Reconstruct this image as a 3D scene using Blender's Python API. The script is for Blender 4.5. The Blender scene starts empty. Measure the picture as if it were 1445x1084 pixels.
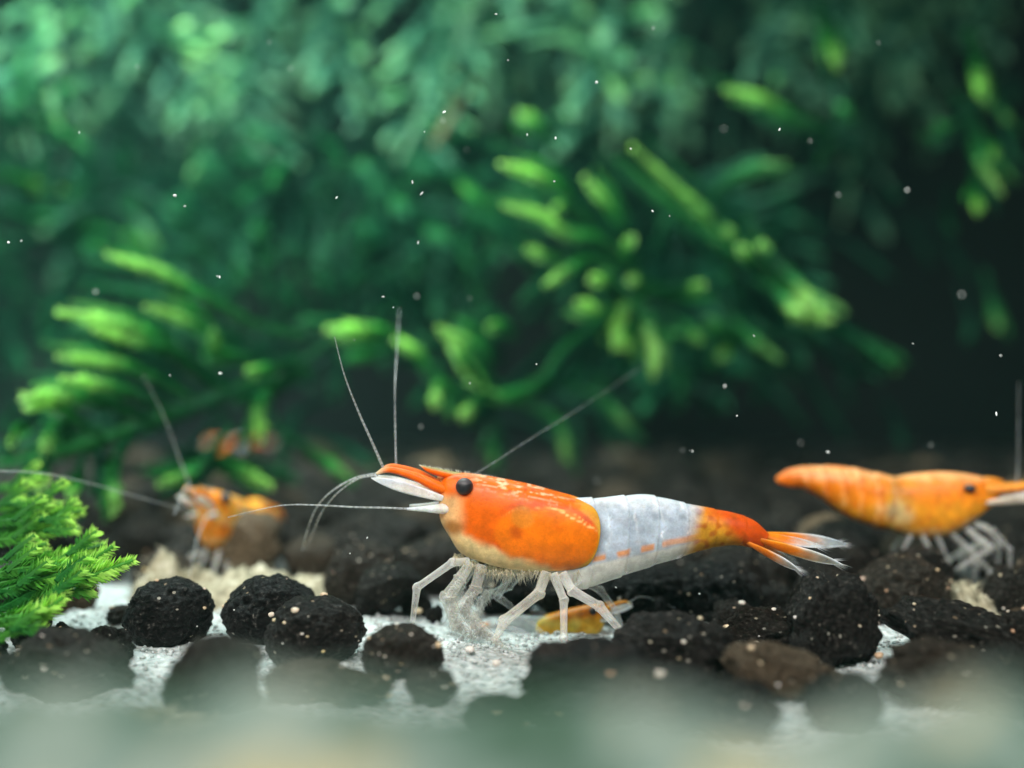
import bpy, math, random
import numpy as np
from mathutils import Vector, Matrix, noise as mnoise

# ---------------------------------------------------------------- scene, camera, light
U = 0.001                       # everything below is written in millimetres
F = 1549.0                      # focal length in photograph pixels
H = 11.8                        # camera height above the sand, mm
CX, CY = 722.5, 542.0
D0 = 51.0                       # distance of the big shrimp, mm
K = F / D0                      # pixels per mm on the shrimp

scene = bpy.context.scene
cam_data = bpy.data.cameras.new('camera')
cam = bpy.data.objects.new('camera', cam_data)
scene.collection.objects.link(cam)
cam.location = (0, 0, H * U)
cam.rotation_euler = (math.radians(90), 0, 0)
cam_data.sensor_width = 36.0
cam_data.lens = 36.0 * F / 1445.0
cam_data.clip_start = 0.001
cam_data.clip_end = 5.0
cam_data.dof.use_dof = True
cam_data.dof.focus_distance = (D0 - 1.3) * U
cam_data.dof.aperture_fstop = cam_data.lens / 1.85      # a 1.85 mm wide pupil
scene.camera = cam

world = bpy.data.worlds.new('World')
scene.world = world
world.use_nodes = True
bg = world.node_tree.nodes['Background']
bg.inputs['Color'].default_value = (0.62, 0.84, 0.84, 1)
bg.inputs['Strength'].default_value = 0.10

def area_lamp(name, loc, size, power, color, target, spread=180):
    l = bpy.data.lights.new(name, 'AREA')
    l.shape = 'RECTANGLE'
    l.size, l.size_y = size[0] * U, size[1] * U
    l.energy = power
    l.color = color
    l.spread = math.radians(spread)
    o = bpy.data.objects.new(name, l)
    scene.collection.objects.link(o)
    o.location = Vector(loc) * U
    o.rotation_euler = (Vector(target) - Vector(loc)).to_track_quat('-Z', 'Y').to_euler()
    return o

# the tank's lamp bar above the front half of the water, and an added lamp to brighten the moss canopy
area_lamp('tank_lamp', (-16, -38, 98), (190, 40), 0.148, (1.0, 0.98, 0.93), (0, 70, 0), 104)
area_lamp('canopy_fill_lamp', (-74, 112, 92), (170, 30), 0.40, (0.82, 1.0, 0.95), (-70, 135, 0), 120)

scene.view_settings.view_transform = 'Standard'
scene.view_settings.look = 'None'
scene.view_settings.exposure = 0.0
scene.view_settings.gamma = 1.0
scene.cycles.use_denoising = True
scene.cycles.max_bounces = 10
scene.cycles.transparent_max_bounces = 24
scene.cycles.volume_bounces = 1
scene.cycles.caustics_reflective = False
scene.cycles.caustics_refractive = False
scene.cycles.sample_clamp_indirect = 4.0

COL = scene.collection
rnd = random.Random(7)

# ---------------------------------------------------------------- helpers
def W(px, py, d):
    """the point at distance d (mm) behind a pixel of the photograph"""
    return Vector(((px - CX) / F * d, d, H - (py - CY) / F * d))

def ground_d(py):
    return F * H / (py - CY)

def cr(p0, p1, p2, p3, t):
    return 0.5 * ((2 * p1) + (-p0 + p2) * t + (2 * p0 - 5 * p1 + 4 * p2 - p3) * t * t + (-p0 + 3 * p1 - 3 * p2 + p3) * t ** 3)

def resample(keys, n):
    """Catmull-Rom through rows of numbers"""
    a = np.array(keys, float)
    m = len(a)
    out = []
    for i in range(n):
        u = i / (n - 1) * (m - 1)
        k = min(int(u), m - 2)
        t = u - k
        p1, p2 = a[k], a[k + 1]
        p0 = a[k - 1] if k > 0 else 2 * p1 - p2
        p3 = a[k + 2] if k + 2 < m else 2 * p2 - p1
        out.append(cr(p0, p1, p2, p3, t))
    return np.array(out)

def smooth(a, b, x):
    if a == b:
        return float(x > a)
    t = max(0.0, min(1.0, (x - a) / (b - a)))
    return t * t * (3 - 2 * t)

def mixc(a, b, t):
    return tuple(a[i] * (1 - t) + b[i] * t for i in range(4))

def nz(x, y, z=0.0, s=1.0):
    return mnoise.noise(Vector((x * s, y * s, z * s)))

class MB:
    def __init__(self):
        self.v, self.f, self.c = [], [], []
    def vert(self, p, c=(1, 1, 1, 1)):
        self.v.append((p[0], p[1], p[2])); self.c.append(c)
        return len(self.v) - 1
    def tube(self, pts, radii, seg=8, col=lambda u: (1, 1, 1, 1), n=None, flat=1.0):
        rows = [list(p) + [r] for p, r in zip(pts, radii)]
        n = n or max(6, 5 * (len(rows) - 1) + 1)
        R = resample(rows, n)
        P = [Vector(r[:3]) for r in R]
        up = Vector((0.123, 0.95, 0.28)).normalized()
        prev = None
        rings = []
        for i, p in enumerate(P):
            t = (P[min(i + 1, n - 1)] - P[max(i - 1, 0)])
            if t.length < 1e-9: t = Vector((1, 0, 0))
            t.normalize()
            a = (up - t * up.dot(t))
            if a.length < 1e-3: a = t.orthogonal()
            a.normalize()
            up = a
            b = t.cross(a)
            r = max(R[i][3], 0.004)
            c = col(i / (n - 1))
            rings.append([self.vert(p + a * (math.cos(2 * math.pi * k / seg) * r * flat) + b * (math.sin(2 * math.pi * k / seg) * r), c) for k in range(seg)])
        for i in range(n - 1):
            for k in range(seg):
                self.f.append((rings[i][k], rings[i][(k + 1) % seg], rings[i + 1][(k + 1) % seg], rings[i + 1][k]))
        self.f.append(tuple(reversed(rings[0]))); self.f.append(tuple(rings[-1]))
    def hair(self, p, q, r, c0, c1):
        p, q = Vector(p), Vector(q)
        d = (q - p).normalized()
        a = d.orthogonal().normalized(); b = d.cross(a)
        base = [self.vert(p + a * (math.cos(t) * r) + b * (math.sin(t) * r), c0) for t in (0, 2.094, 4.189)]
        tip = self.vert(q, c1)
        for k in range(3):
            self.f.append((base[k], base[(k + 1) % 3], tip))
    def mesh(self, name, mat, smooth_shade=True):
        me = bpy.data.meshes.new(name)
        me.from_pydata([(x * U, y * U, z * U) for x, y, z in self.v], [], self.f)
        at = me.color_attributes.new('Col', 'FLOAT_COLOR', 'POINT')
        at.data.foreach_set('color', np.array(self.c, np.float32).ravel())
        if smooth_shade:
            me.polygons.foreach_set('use_smooth', [True] * len(me.polygons))
        me.materials.append(mat)
        me.update()
        return me

def link(name, me, parent=None, loc=None):
    o = bpy.data.objects.new(name, me)
    COL.objects.link(o)
    if parent is not None: o.parent = parent
    if loc is not None: o.location = Vector(loc) * U
    return o

def tag(o, label=None, cat=None, group=None, kind=None):
    if label: o['label'] = label
    if cat: o['category'] = cat
    if group: o['group'] = group
    if kind: o['kind'] = kind
    return o

def empty(name, loc, label, cat, group=None):
    o = link(name, None, None, loc)
    o.empty_display_size = 0.001
    return tag(o, label, cat, group)

# ---------------------------------------------------------------- materials
def new_mat(name):
    m = bpy.data.materials.new(name)
    m.use_nodes = True
    nt = m.node_tree
    for n in list(nt.nodes): nt.nodes.remove(n)
    out = nt.nodes.new('ShaderNodeOutputMaterial')
    return m, nt, out

def N(nt, kind, **kw):
    n = nt.nodes.new(kind)
    for k, v in kw.items():
        if k in n.inputs: n.inputs[k].default_value = v
        else: setattr(n, k, v)
    return n

def L(nt, a, b):
    nt.links.new(a, b)

def coords(nt, scale):
    tc = N(nt, 'ShaderNodeTexCoord')
    mp = N(nt, 'ShaderNodeMapping')
    mp.inputs['Scale'].default_value = (scale / U,) * 3 if not isinstance(scale, tuple) else tuple(s / U for s in scale)
    L(nt, tc.outputs['Object'], mp.inputs['Vector'])
    return mp.outputs['Vector']

def noise_node(nt, vec, scale=1.0, detail=4.0, rough=0.55):
    n = N(nt, 'ShaderNodeTexNoise', Scale=scale, Detail=detail, Roughness=rough)
    L(nt, vec, n.inputs['Vector'])
    return n.outputs['Fac']

def ramp(nt, fac, stops, interp='LINEAR'):
    r = N(nt, 'ShaderNodeValToRGB')
    r.color_ramp.interpolation = interp
    e = r.color_ramp.elements
    while len(e) < len(stops): e.new(0.5)
    for el, (p, c) in zip(e, stops):
        el.position = p; el.color = c if len(c) == 4 else (*c, 1)
    L(nt, fac, r.inputs['Fac'])
    return r.outputs['Color']

def mixrgb(nt, mode, fac, a, b):
    n = N(nt, 'ShaderNodeMix', data_type='RGBA', blend_type=mode)
    for s, v in ((0, fac), (6, a), (7, b)):
        if hasattr(v, 'links'): L(nt, v, n.inputs[s])
        else: n.inputs[s].default_value = v
    return n.outputs[2]

def mathn(nt, op, a, b=0.0, clamp=False):
    n = N(nt, 'ShaderNodeMath', operation=op, use_clamp=clamp)
    for s, v in ((0, a), (1, b)):
        if hasattr(v, 'links'): L(nt, v, n.inputs[s])
        else: n.inputs[s].default_value = v
    return n.outputs[0]

def bump(nt, height, strength, dist_mm):
    b = N(nt, 'ShaderNodeBump', Strength=strength, Distance=dist_mm * U)
    L(nt, height, b.inputs['Height'])
    return b.outputs['Normal']

def shell_material(name, var=0.35, sss=0.45, rough=0.42, fine=4.0, alpha_noise=0.25, spec=0.18, glassy=False):
    """wet translucent shell: colour and opacity come from the animal's pigment attribute"""
    m, nt, out = new_mat(name)
    at = N(nt, 'ShaderNodeAttribute', attribute_name='Col')
    v = coords(nt, 1.0)
    n1 = noise_node(nt, v, 1.3, 5, 0.6)
    n2 = noise_node(nt, v, fine * 3, 3, 0.6)
    shade = ramp(nt, n1, [(0.3, (1 - var,) * 3), (0.7, (1 + var * 0.35,) * 3)])
    c = mixrgb(nt, 'MULTIPLY', 1.0, at.outputs['Color'], shade)
    speck = ramp(nt, n2, [(0.40, (0.86, 0.80, 0.74)), (0.62, (1.06, 1.06, 1.06))])
    c = mixrgb(nt, 'MULTIPLY', 0.4, c, speck)
    dots = N(nt, 'ShaderNodeTexVoronoi', Scale=5.5)              # pigment cells
    L(nt, v, dots.inputs['Vector'])
    dk = ramp(nt, dots.outputs['Distance'], [(0.10, (0.80, 0.66, 0.60)), (0.34, (1, 1, 1))])
    c = mixrgb(nt, 'MULTIPLY', mathn(nt, 'MULTIPLY', mathn(nt, 'SUBTRACT', n1, 0.38), 2.0, True), c, dk)
    p = N(nt, 'ShaderNodeBsdfPrincipled', Roughness=rough)
    L(nt, c, p.inputs['Base Color'])
    p.inputs['Subsurface Weight'].default_value = sss
    p.inputs['Subsurface Radius'].default_value = (1.0, 0.45, 0.2)
    p.inputs['Subsurface Scale'].default_value = 0.95 * U
    vs = coords(nt, (1.1, 2.5, 4.0))
    gl = noise_node(nt, vs, 1.6, 6, 0.7)
    p.inputs['Coat Weight'].default_value = 0.16
    p.inputs['Coat Roughness'].default_value = 0.09
    p.inputs['Coat IOR'].default_value = 1.36
    L(nt, bump(nt, gl, 0.7, 0.5), p.inputs['Coat Normal'])
    p.inputs['Specular IOR Level'].default_value = spec
    L(nt, bump(nt, mathn(nt, 'ADD', n1, mathn(nt, 'MULTIPLY', n2, 0.25)), 0.22, 0.10), p.inputs['Normal'])
    tr = N(nt, 'ShaderNodeBsdfTransparent')
    mx = N(nt, 'ShaderNodeMixShader')
    a = mathn(nt, 'ADD', at.outputs['Alpha'], mathn(nt, 'MULTIPLY', mathn(nt, 'SUBTRACT', n1, 0.5), alpha_noise), True)
    if glassy:                                                 # a hollow clear shell: thicker, so whiter, towards its edges
        lw = N(nt, 'ShaderNodeLayerWeight', Blend=0.45)
        a = mathn(nt, 'MULTIPLY', a, mathn(nt, 'ADD', mathn(nt, 'MULTIPLY', lw.outputs['Facing'], 1.1), 0.42), True)
    full = mathn(nt, 'GREATER_THAN', at.outputs['Alpha'], 0.985)
    a = mathn(nt, 'MAXIMUM', a, full)
    L(nt, a, mx.inputs['Fac']); L(nt, tr.outputs[0], mx.inputs[1]); L(nt, p.outputs[0], mx.inputs[2])
    L(nt, mx.outputs[0], out.inputs['Surface'])
    return m

M_shell = shell_material('shrimp_shell')
M_clear = shell_material('shrimp_clear_limb', var=0.25, sss=0.25, rough=0.22, alpha_noise=0.5, spec=0.5, glassy=True)

def eye_material():
    m, nt, out = new_mat('shrimp_eye')
    p = N(nt, 'ShaderNodeBsdfPrincipled', Roughness=0.45)
    at = N(nt, 'ShaderNodeAttribute', attribute_name='Col')
    L(nt, at.outputs['Color'], p.inputs['Base Color'])
    vo = N(nt, 'ShaderNodeTexVoronoi', Scale=22.0)
    L(nt, coords(nt, 1.0), vo.inputs['Vector'])
    L(nt, bump(nt, vo.outputs['Distance'], 0.25, 0.03), p.inputs['Normal'])
    p.inputs['Specular IOR Level'].default_value = 0.4
    L(nt, p.outputs[0], out.inputs['Surface'])
    return m
M_eye = eye_material()

def moss_material(name, tip, mid, base):
    m, nt, out = new_mat(name)
    at = N(nt, 'ShaderNodeAttribute', attribute_name='Col')
    sep = N(nt, 'ShaderNodeSeparateColor')
    L(nt, at.outputs['Color'], sep.inputs[0])
    oi = N(nt, 'ShaderNodeObjectInfo')
    n1 = noise_node(nt, coords(nt, 1.0), 0.5, 3)
    f = mathn(nt, 'ADD', sep.outputs[0], mathn(nt, 'MULTIPLY', mathn(nt, 'SUBTRACT', n1, 0.5), 0.35), True)
    f = mathn(nt, 'ADD', f, mathn(nt, 'MULTIPLY', mathn(nt, 'SUBTRACT', oi.outputs['Random'], 0.5), 0.12), True)
    c = ramp(nt, f, [(0.0, base), (0.45, mid), (1.0, tip)])
    c = mixrgb(nt, 'MULTIPLY', 1.0, c, ramp(nt, sep.outputs[1], [(0, (0.62, 0.66, 0.62)), (1, (1.15, 1.12, 1.1))]))
    p = N(nt, 'ShaderNodeBsdfPrincipled', Roughness=0.45)
    p.inputs['Specular IOR Level'].default_value = 0.12
    L(nt, c, p.inputs['Base Color'])
    t = N(nt, 'ShaderNodeBsdfTranslucent')
    L(nt, mixrgb(nt, 'MULTIPLY', 1.0, c, (1.0, 1.1, 0.6, 1)), t.inputs['Color'])
    mx = N(nt, 'ShaderNodeMixShader', Fac=0.45)
    L(nt, p.outputs[0], mx.inputs[1]); L(nt, t.outputs[0], mx.inputs[2])
    L(nt, mx.outputs[0], out.inputs['Surface'])
    return m
M_moss = moss_material('moss_leaf', (0.55, 0.94, 0.34), (0.050, 0.35, 0.095), (0.005, 0.060, 0.030))
M_mossfar = moss_material('moss_leaf_hazy', (0.36, 0.64, 0.42), (0.15, 0.42, 0.29), (0.022, 0.13, 0.09))  # far moss: paleness of the haze mixed into the leaf colour
M_mossnear = moss_material('moss_leaf_fresh', (0.62, 0.92, 0.24), (0.17, 0.52, 0.07), (0.03, 0.21, 0.04))
M_mossdim = moss_material('moss_leaf_shade', (0.055, 0.27, 0.13), (0.013, 0.115, 0.062), (0.004, 0.042, 0.027))  # moss in shade: the darkness is painted into the leaf colour
M_dead = moss_material('moss_withered', (0.46, 0.42, 0.34), (0.24, 0.22, 0.17), (0.06, 0.07, 0.05))

def pellet_material():
    m, nt, out = new_mat('soil_pellet')
    v = coords(nt, 1.0)
    oi = N(nt, 'ShaderNodeObjectInfo')
    n1 = noise_node(nt, v, 0.9, 5, 0.6)
    n2 = noise_node(nt, v, 8.5, 6, 0.75)
    vo = N(nt, 'ShaderNodeTexVoronoi', Scale=7.5, Randomness=1.0)
    L(nt, v, vo.inputs['Vector'])
    c = ramp(nt, n2, [(0.30, (0.0014, 0.0013, 0.0014)), (0.50, (0.0048, 0.0046, 0.0046)), (0.60, (0.026, 0.025, 0.024)), (0.72, (0.22, 0.20, 0.17))])
    # dusting of pale mulm that settles in patches
    dust = ramp(nt, n1, [(0.50, (0, 0, 0)), (0.78, (1, 1, 1))])
    c = mixrgb(nt, 'MIX', mathn(nt, 'MULTIPLY', dust, 0.14), c, (0.072, 0.069, 0.062, 1))
    # mineral specks
    sp = mathn(nt, 'LESS_THAN', vo.outputs['Distance'], 0.30)
    pick = N(nt, 'ShaderNodeSeparateColor'); L(nt, vo.outputs['Color'], pick.inputs[0])
    sp = mathn(nt, 'MULTIPLY', sp, mathn(nt, 'GREATER_THAN', pick.outputs[0], 0.94))
    spc = ramp(nt, pick.outputs[1], [(0.0, (0.50, 0.40, 0.24)), (0.5, (0.62, 0.60, 0.52)), (1.0, (0.34, 0.22, 0.12))])
    c = mixrgb(nt, 'MIX', mathn(nt, 'MULTIPLY', sp, 0.8), c, spc)
    at = N(nt, 'ShaderNodeAttribute', attribute_name='tint', attribute_type='OBJECT')
    c = mixrgb(nt, 'MIX', mathn(nt, 'MULTIPLY', at.outputs['Fac'], mathn(nt, 'MULTIPLY', mathn(nt, 'SUBTRACT', n2, 0.30), 3.2), True), c, (0.34, 0.245, 0.15, 1))
    p = N(nt, 'ShaderNodeBsdfPrincipled', Roughness=0.50)
    p.inputs['Specular IOR Level'].default_value = 0.15
    L(nt, c, p.inputs['Base Color'])
    h = mathn(nt, 'ADD', n2, mathn(nt, 'MULTIPLY', vo.outputs['Distance'], 0.5))
    L(nt, bump(nt, h, 1.0, 0.45), p.inputs['Normal'])
    L(nt, p.outputs[0], out.inputs['Surface'])
    return m
M_pellet = pellet_material()

def grain_material():
    m, nt, out = new_mat('mineral_grain')
    oi = N(nt, 'ShaderNodeObjectInfo')
    c = ramp(nt, oi.outputs['Random'], [(0.0, (0.62, 0.45, 0.26)), (0.25, (0.72, 0.70, 0.64)), (0.45, (0.55, 0.42, 0.18)), (0.62, (0.80, 0.80, 0.78)), (0.8, (0.50, 0.28, 0.16)), (1.0, (0.68, 0.58, 0.40))])
    n = noise_node(nt, coords(nt, 1.0), 6, 3)
    c = mixrgb(nt, 'MULTIPLY', 0.6, c, ramp(nt, n, [(0.35, (0.55, 0.5, 0.45)), (0.6, (1, 1, 1))]))
    p = N(nt, 'ShaderNodeBsdfPrincipled', Roughness=0.45)
    p.inputs['Subsurface Weight'].default_value = 0.15
    p.inputs['Subsurface Scale'].default_value = 0.1 * U
    L(nt, c, p.inputs['Base Color'])
    L(nt, bump(nt, n, 0.5, 0.05), p.inputs['Normal'])
    L(nt, p.outputs[0], out.inputs['Surface'])
    return m
M_grain = grain_material()

def sand_material():
    m, nt, out = new_mat('white_sand')
    v = coords(nt, 1.0)
    n1 = noise_node(nt, v, 0.16, 4, 0.6)
    n2 = noise_node(nt, v, 3.2, 6, 0.7)
    vo = N(nt, 'ShaderNodeTexVoronoi', Scale=3.4); L(nt, v, vo.inputs['Vector'])
    vc = N(nt, 'ShaderNodeSeparateColor'); L(nt, vo.outputs['Color'], vc.inputs[0])
    sand = ramp(nt, vc.outputs[0], [(0.0, (0.34, 0.39, 0.39)), (0.5, (0.52, 0.57, 0.57)), (1.0, (0.66, 0.69, 0.69))])
    sand = mixrgb(nt, 'MULTIPLY', 0.8, sand, ramp(nt, n2, [(0.34, (0.52, 0.52, 0.47)), (0.55, (1, 1, 1))]))
    mulm = ramp(nt, n2, [(0.3, (0.005, 0.005, 0.004)), (0.55, (0.014, 0.013, 0.010)), (0.75, (0.06, 0.05, 0.036))])
    # the bare white patch lies at the front; further back the sand is covered by mulm, with shade painted into its colour
    at = N(nt, 'ShaderNodeAttribute', attribute_name='Col')
    sep = N(nt, 'ShaderNodeSeparateColor'); L(nt, at.outputs['Color'], sep.inputs[0])
    f = mathn(nt, 'ADD', sep.outputs[0], mathn(nt, 'MULTIPLY', mathn(nt, 'SUBTRACT', n1, 0.5), 0.7), True)
    c = mixrgb(nt, 'MIX', f, sand, mulm)
    p = N(nt, 'ShaderNodeBsdfPrincipled', Roughness=0.5)
    L(nt, c, p.inputs['Base Color'])
    p.inputs['Subsurface Weight'].default_value = 0.1
    p.inputs['Subsurface Scale'].default_value = 0.3 * U
    L(nt, bump(nt, mathn(nt, 'ADD', n2, vo.outputs['Distance']), 0.6, 0.22), p.inputs['Normal'])
    L(nt, p.outputs[0], out.inputs['Surface'])
    return m
M_sand = sand_material()

def plain(name, stops, scale, rough=0.7, bumpd=0.2, alpha=None, detail=5, spec=0.3):
    m, nt, out = new_mat(name)
    v = coords(nt, 1.0)
    n = noise_node(nt, v, scale, detail, 0.6)
    p = N(nt, 'ShaderNodeBsdfPrincipled', Roughness=rough)
    p.inputs['Specular IOR Level'].default_value = spec
    L(nt, ramp(nt, n, stops), p.inputs['Base Color'])
    L(nt, bump(nt, noise_node(nt, v, scale * 6, 5, 0.65), 0.6, bumpd), p.inputs['Normal'])
    if alpha is not None:
        tr = N(nt, 'ShaderNodeBsdfTransparent'); mx = N(nt, 'ShaderNodeMixShader', Fac=alpha)
        L(nt, tr.outputs[0], mx.inputs[1]); L(nt, p.outputs[0], mx.inputs[2])
        L(nt, mx.outputs[0], out.inputs['Surface'])
    else:
        L(nt, p.outputs[0], out.inputs['Surface'])
    return m
M_back = plain('tank_back', [(0.3, (0.0003, 0.0022, 0.0028)), (0.7, (0.0008, 0.004, 0.0048))], 0.05)
M_veil = plain('veil_green', [(0.36, (0.024, 0.068, 0.036)), (0.45, (0.10, 0.160, 0.128)), (0.52, (0.185, 0.25, 0.212)), (0.58, (0.24, 0.29, 0.25)), (0.66, (0.44, 0.37, 0.19))], 0.50, detail=2.5)  # mottled haze colours for the added strip near the lens
M_mulm = plain('pale_mulm', [(0.32, (0.13, 0.115, 0.07)), (0.5, (0.34, 0.30, 0.20)), (0.68, (0.56, 0.52, 0.40))], 1.1)
M_speck = plain('white_speck', [(0.3, (0.75, 0.8, 0.78)), (0.7, (0.95, 0.97, 0.95))], 2.0, bumpd=0.02)

# ---------------------------------------------------------------- the setting
def build_ground():
    mb = MB()
    xs = np.concatenate([np.linspace(-190, -42, 40), np.linspace(-40, 40, 260), np.linspace(42, 190, 40)])
    ys = np.concatenate([np.linspace(-30, 28, 20), np.linspace(29, 70, 150), np.linspace(71, 215, 90)])
    for y in ys:
        for x in xs:
            z = 0.55 * nz(x, y, 0, 0.16) + 0.22 * nz(x, y, 5, 0.6) + 0.10 * nz(x, y, 9, 2.1)
            f = smooth(58, 66, y + 3 * nz(x, y, 3, 0.2) + 0.16 * x) * 0.95
            mb.vert((x, y, z - 0.25), (f, f, f, 1))
    nx = len(xs)
    for j in range(len(ys) - 1):
        for i in range(nx - 1):
            a = j * nx + i
            mb.f.append((a, a + 1, a + nx + 1, a + nx))
    o = link('sand_bed', mb.mesh('sand_bed', M_sand))
    tag(o, kind='structure')
build_ground()

mb = MB()
for x in (-200, 200):
    for z in (-3, 160):
        for y in (214, 220):
            mb.vert((x, y, z))
mb.f = [(0, 1, 3, 2), (4, 6, 7, 5), (0, 4, 5, 1), (2, 3, 7, 6), (0, 2, 6, 4), (1, 5, 7, 3)]
tag(link('back_wall', mb.mesh('back_wall', M_back, False)), kind='structure')

def ico(sub):
    import bmesh
    bm = bmesh.new()
    bmesh.ops.create_icosphere(bm, subdivisions=sub, radius=1.0)
    v = [tuple(x.co) for x in bm.verts]
    f = [tuple(q.index for q in p.verts) for p in bm.faces]
    bm.free()
    return v, f
ICO = {s: ico(s) for s in (1, 2, 3, 4, 5)}

def blob(name, mat, rx, ry, rz, sub, seed, rough, freq=0.9, col=(1, 1, 1, 1), fine=0.0, facets=0.0):
    mb = MB()
    v, f = ICO[sub]
    for x, y, z in v:
        p = Vector((x, y, z))
        q = p * freq + Vector((seed * 3.7, seed * 1.3, seed * 9.1))
        r = 1 + rough * mnoise.noise(q) + rough * 0.5 * mnoise.noise(q * 2.3) + rough * 0.28 * mnoise.noise(q * 5.1)
        if fine: r += fine * mnoise.noise(q * 9) + fine * 0.8 * mnoise.noise(q * 19) + fine * 0.9 * (0.5 - mnoise.voronoi(q * 8)[0][0])
        if facets: r += facets * (mnoise.voronoi(q * 1.6)[0][0] - 0.45)
        mb.vert((x * rx * r, y * ry * r, z * rz * r), col)
    mb.f = list(f)
    return mb.mesh(name, mat)

# ---------------------------------------------------------------- strands of moss
def leafy(mb, pts, leaf=1.05, gap=0.11, tip=1.0, taper=0.5, seed=0, fat=1.0, dark=0.0, flat=False):
    """a stem set all round with small pointed leaves; Col.r says how young the growth is"""
    r_ = random.Random(seed)
    P = resample([list(p) for p in pts], max(8, 6 * len(pts)))
    d = np.linalg.norm(np.diff(P, axis=0), axis=1)
    s = np.concatenate([[0], np.cumsum(d)])
    length = s[-1]
    n = max(6, int(length / gap))
    ang = r_.random() * 6.28
    mb.tube([tuple(P[0]), tuple(P[len(P) // 2]), tuple(P[-1])] if len(P) < 4 else [tuple(p) for p in P[::4]] + [tuple(P[-1])],
            [0.13] * (len(P[::4]) + 1), 5, lambda u: (0.25 * u * tip, 0.3, 0, 1), n=len(P))
    for i in range(n):
        u = (i + r_.random() * 0.6) / n
        x = u * length
        p = Vector([np.interp(x, s, P[:, k]) for k in range(3)])
        q = Vector([np.interp(min(x + 0.3, length), s, P[:, k]) - np.interp(max(x - 0.3, 0), s, P[:, k]) for k in range(3)])
        if q.length < 1e-6: continue
        t = q.normalized()
        ang += 2.4 + r_.uniform(-0.4, 0.4)
        a = t.orthogonal().normalized()
        b = t.cross(a)
        out = a * math.cos(ang) + b * math.sin(ang)
        if flat:                                               # fern-like: two ranks in one plane
            pl = t.cross(Vector((0.05, -0.80, 0.60))).normalized()
            out = (pl * (1 if i % 2 else -1) + Vector((r_.uniform(-0.3, 0.3), r_.uniform(-0.3, 0.3), r_.uniform(-0.3, 0.3)))).normalized()
        side = t.cross(out)
        env = (0.62 + 0.38 * smooth(0.05, 0.6, u)) * (1 - taper * smooth(0.75, 1.0, u))
        ll = leaf * env * r_.uniform(0.8, 1.2)
        open_ = r_.uniform(0.55, 0.95) * fat
        dirv = (t + out * open_).normalized()
        w = ll * (0.20 if flat else 0.40)
        tf = tip * (smooth(0.30, 0.95, u) * 0.92 + 0.08) - dark
        c = (max(0.0, tf), r_.random(), 0, 1)
        v0 = mb.vert(p, c)
        v1 = mb.vert(p + dirv * (ll * 0.45) + side * w - out * 0.05, c)
        v2 = mb.vert(p + dirv * ll + out * (ll * 0.12), c)
        v3 = mb.vert(p + dirv * (ll * 0.45) - side * w - out * 0.05, c)
        vm = mb.vert(p + dirv * (ll * 0.5) + out * (0.10 * ll), c)
        mb.f += [(v0, v1, vm), (v1, v2, vm), (v2, v3, vm), (v3, v0, vm)]

def W3(poly, d, dd=0.0, bow=0.0):
    n = len(poly) - 1
    return [W(x, y, d + dd * i / max(n, 1) + bow * math.sin(math.pi * i / max(n, 1))) for i, (x, y) in enumerate(poly)]

def moss_frond(name, label, group, strands, mat=None, leaf=0.80, tip=1.0, gap=0.070, flat=False):
    """strands: (polyline in pixels from stem to tip, distance, change of distance, tipness, leaf scale)"""
    if group != 'moss sprays reaching over the white sand':       # the hanging moss stands further back than the pellets' front rows
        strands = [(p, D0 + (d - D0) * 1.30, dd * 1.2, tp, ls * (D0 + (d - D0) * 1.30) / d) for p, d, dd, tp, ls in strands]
        if mat is None:                                          # dimmer strands layered behind each shoot, shade painted in their colour
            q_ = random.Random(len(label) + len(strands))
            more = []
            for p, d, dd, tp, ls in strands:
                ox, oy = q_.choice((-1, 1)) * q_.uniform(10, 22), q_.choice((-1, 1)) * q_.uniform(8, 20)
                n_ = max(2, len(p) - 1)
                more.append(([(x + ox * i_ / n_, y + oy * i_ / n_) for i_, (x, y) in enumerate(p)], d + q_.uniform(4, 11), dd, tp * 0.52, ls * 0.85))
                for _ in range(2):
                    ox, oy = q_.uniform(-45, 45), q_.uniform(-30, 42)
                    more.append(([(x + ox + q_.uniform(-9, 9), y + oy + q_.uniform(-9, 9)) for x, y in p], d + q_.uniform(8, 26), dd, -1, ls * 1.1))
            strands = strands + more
    base = W(strands[0][0][0][0], strands[0][0][0][1], strands[0][1])
    root = empty(name, base, label, 'moss', group)
    for k, st in enumerate(strands):
        poly, d, dd, tp, ls = st
        dim = tp < 0
        if dim: tp = 0.75
        mb = MB()
        leafy(mb, [p - base for p in W3(poly, d, dd)], leaf * ls, gap, tip * tp, seed=(k * 131 + int(poly[0][0]) * 7 + int(poly[0][1])) % 9973, flat=flat)
        link('stem' if k == 0 else 'branch', mb.mesh('branch', mat or (M_mossdim if dim else M_moss), False), root)
    return root

G_moss = 'moss fronds hanging behind the shrimps'
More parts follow.
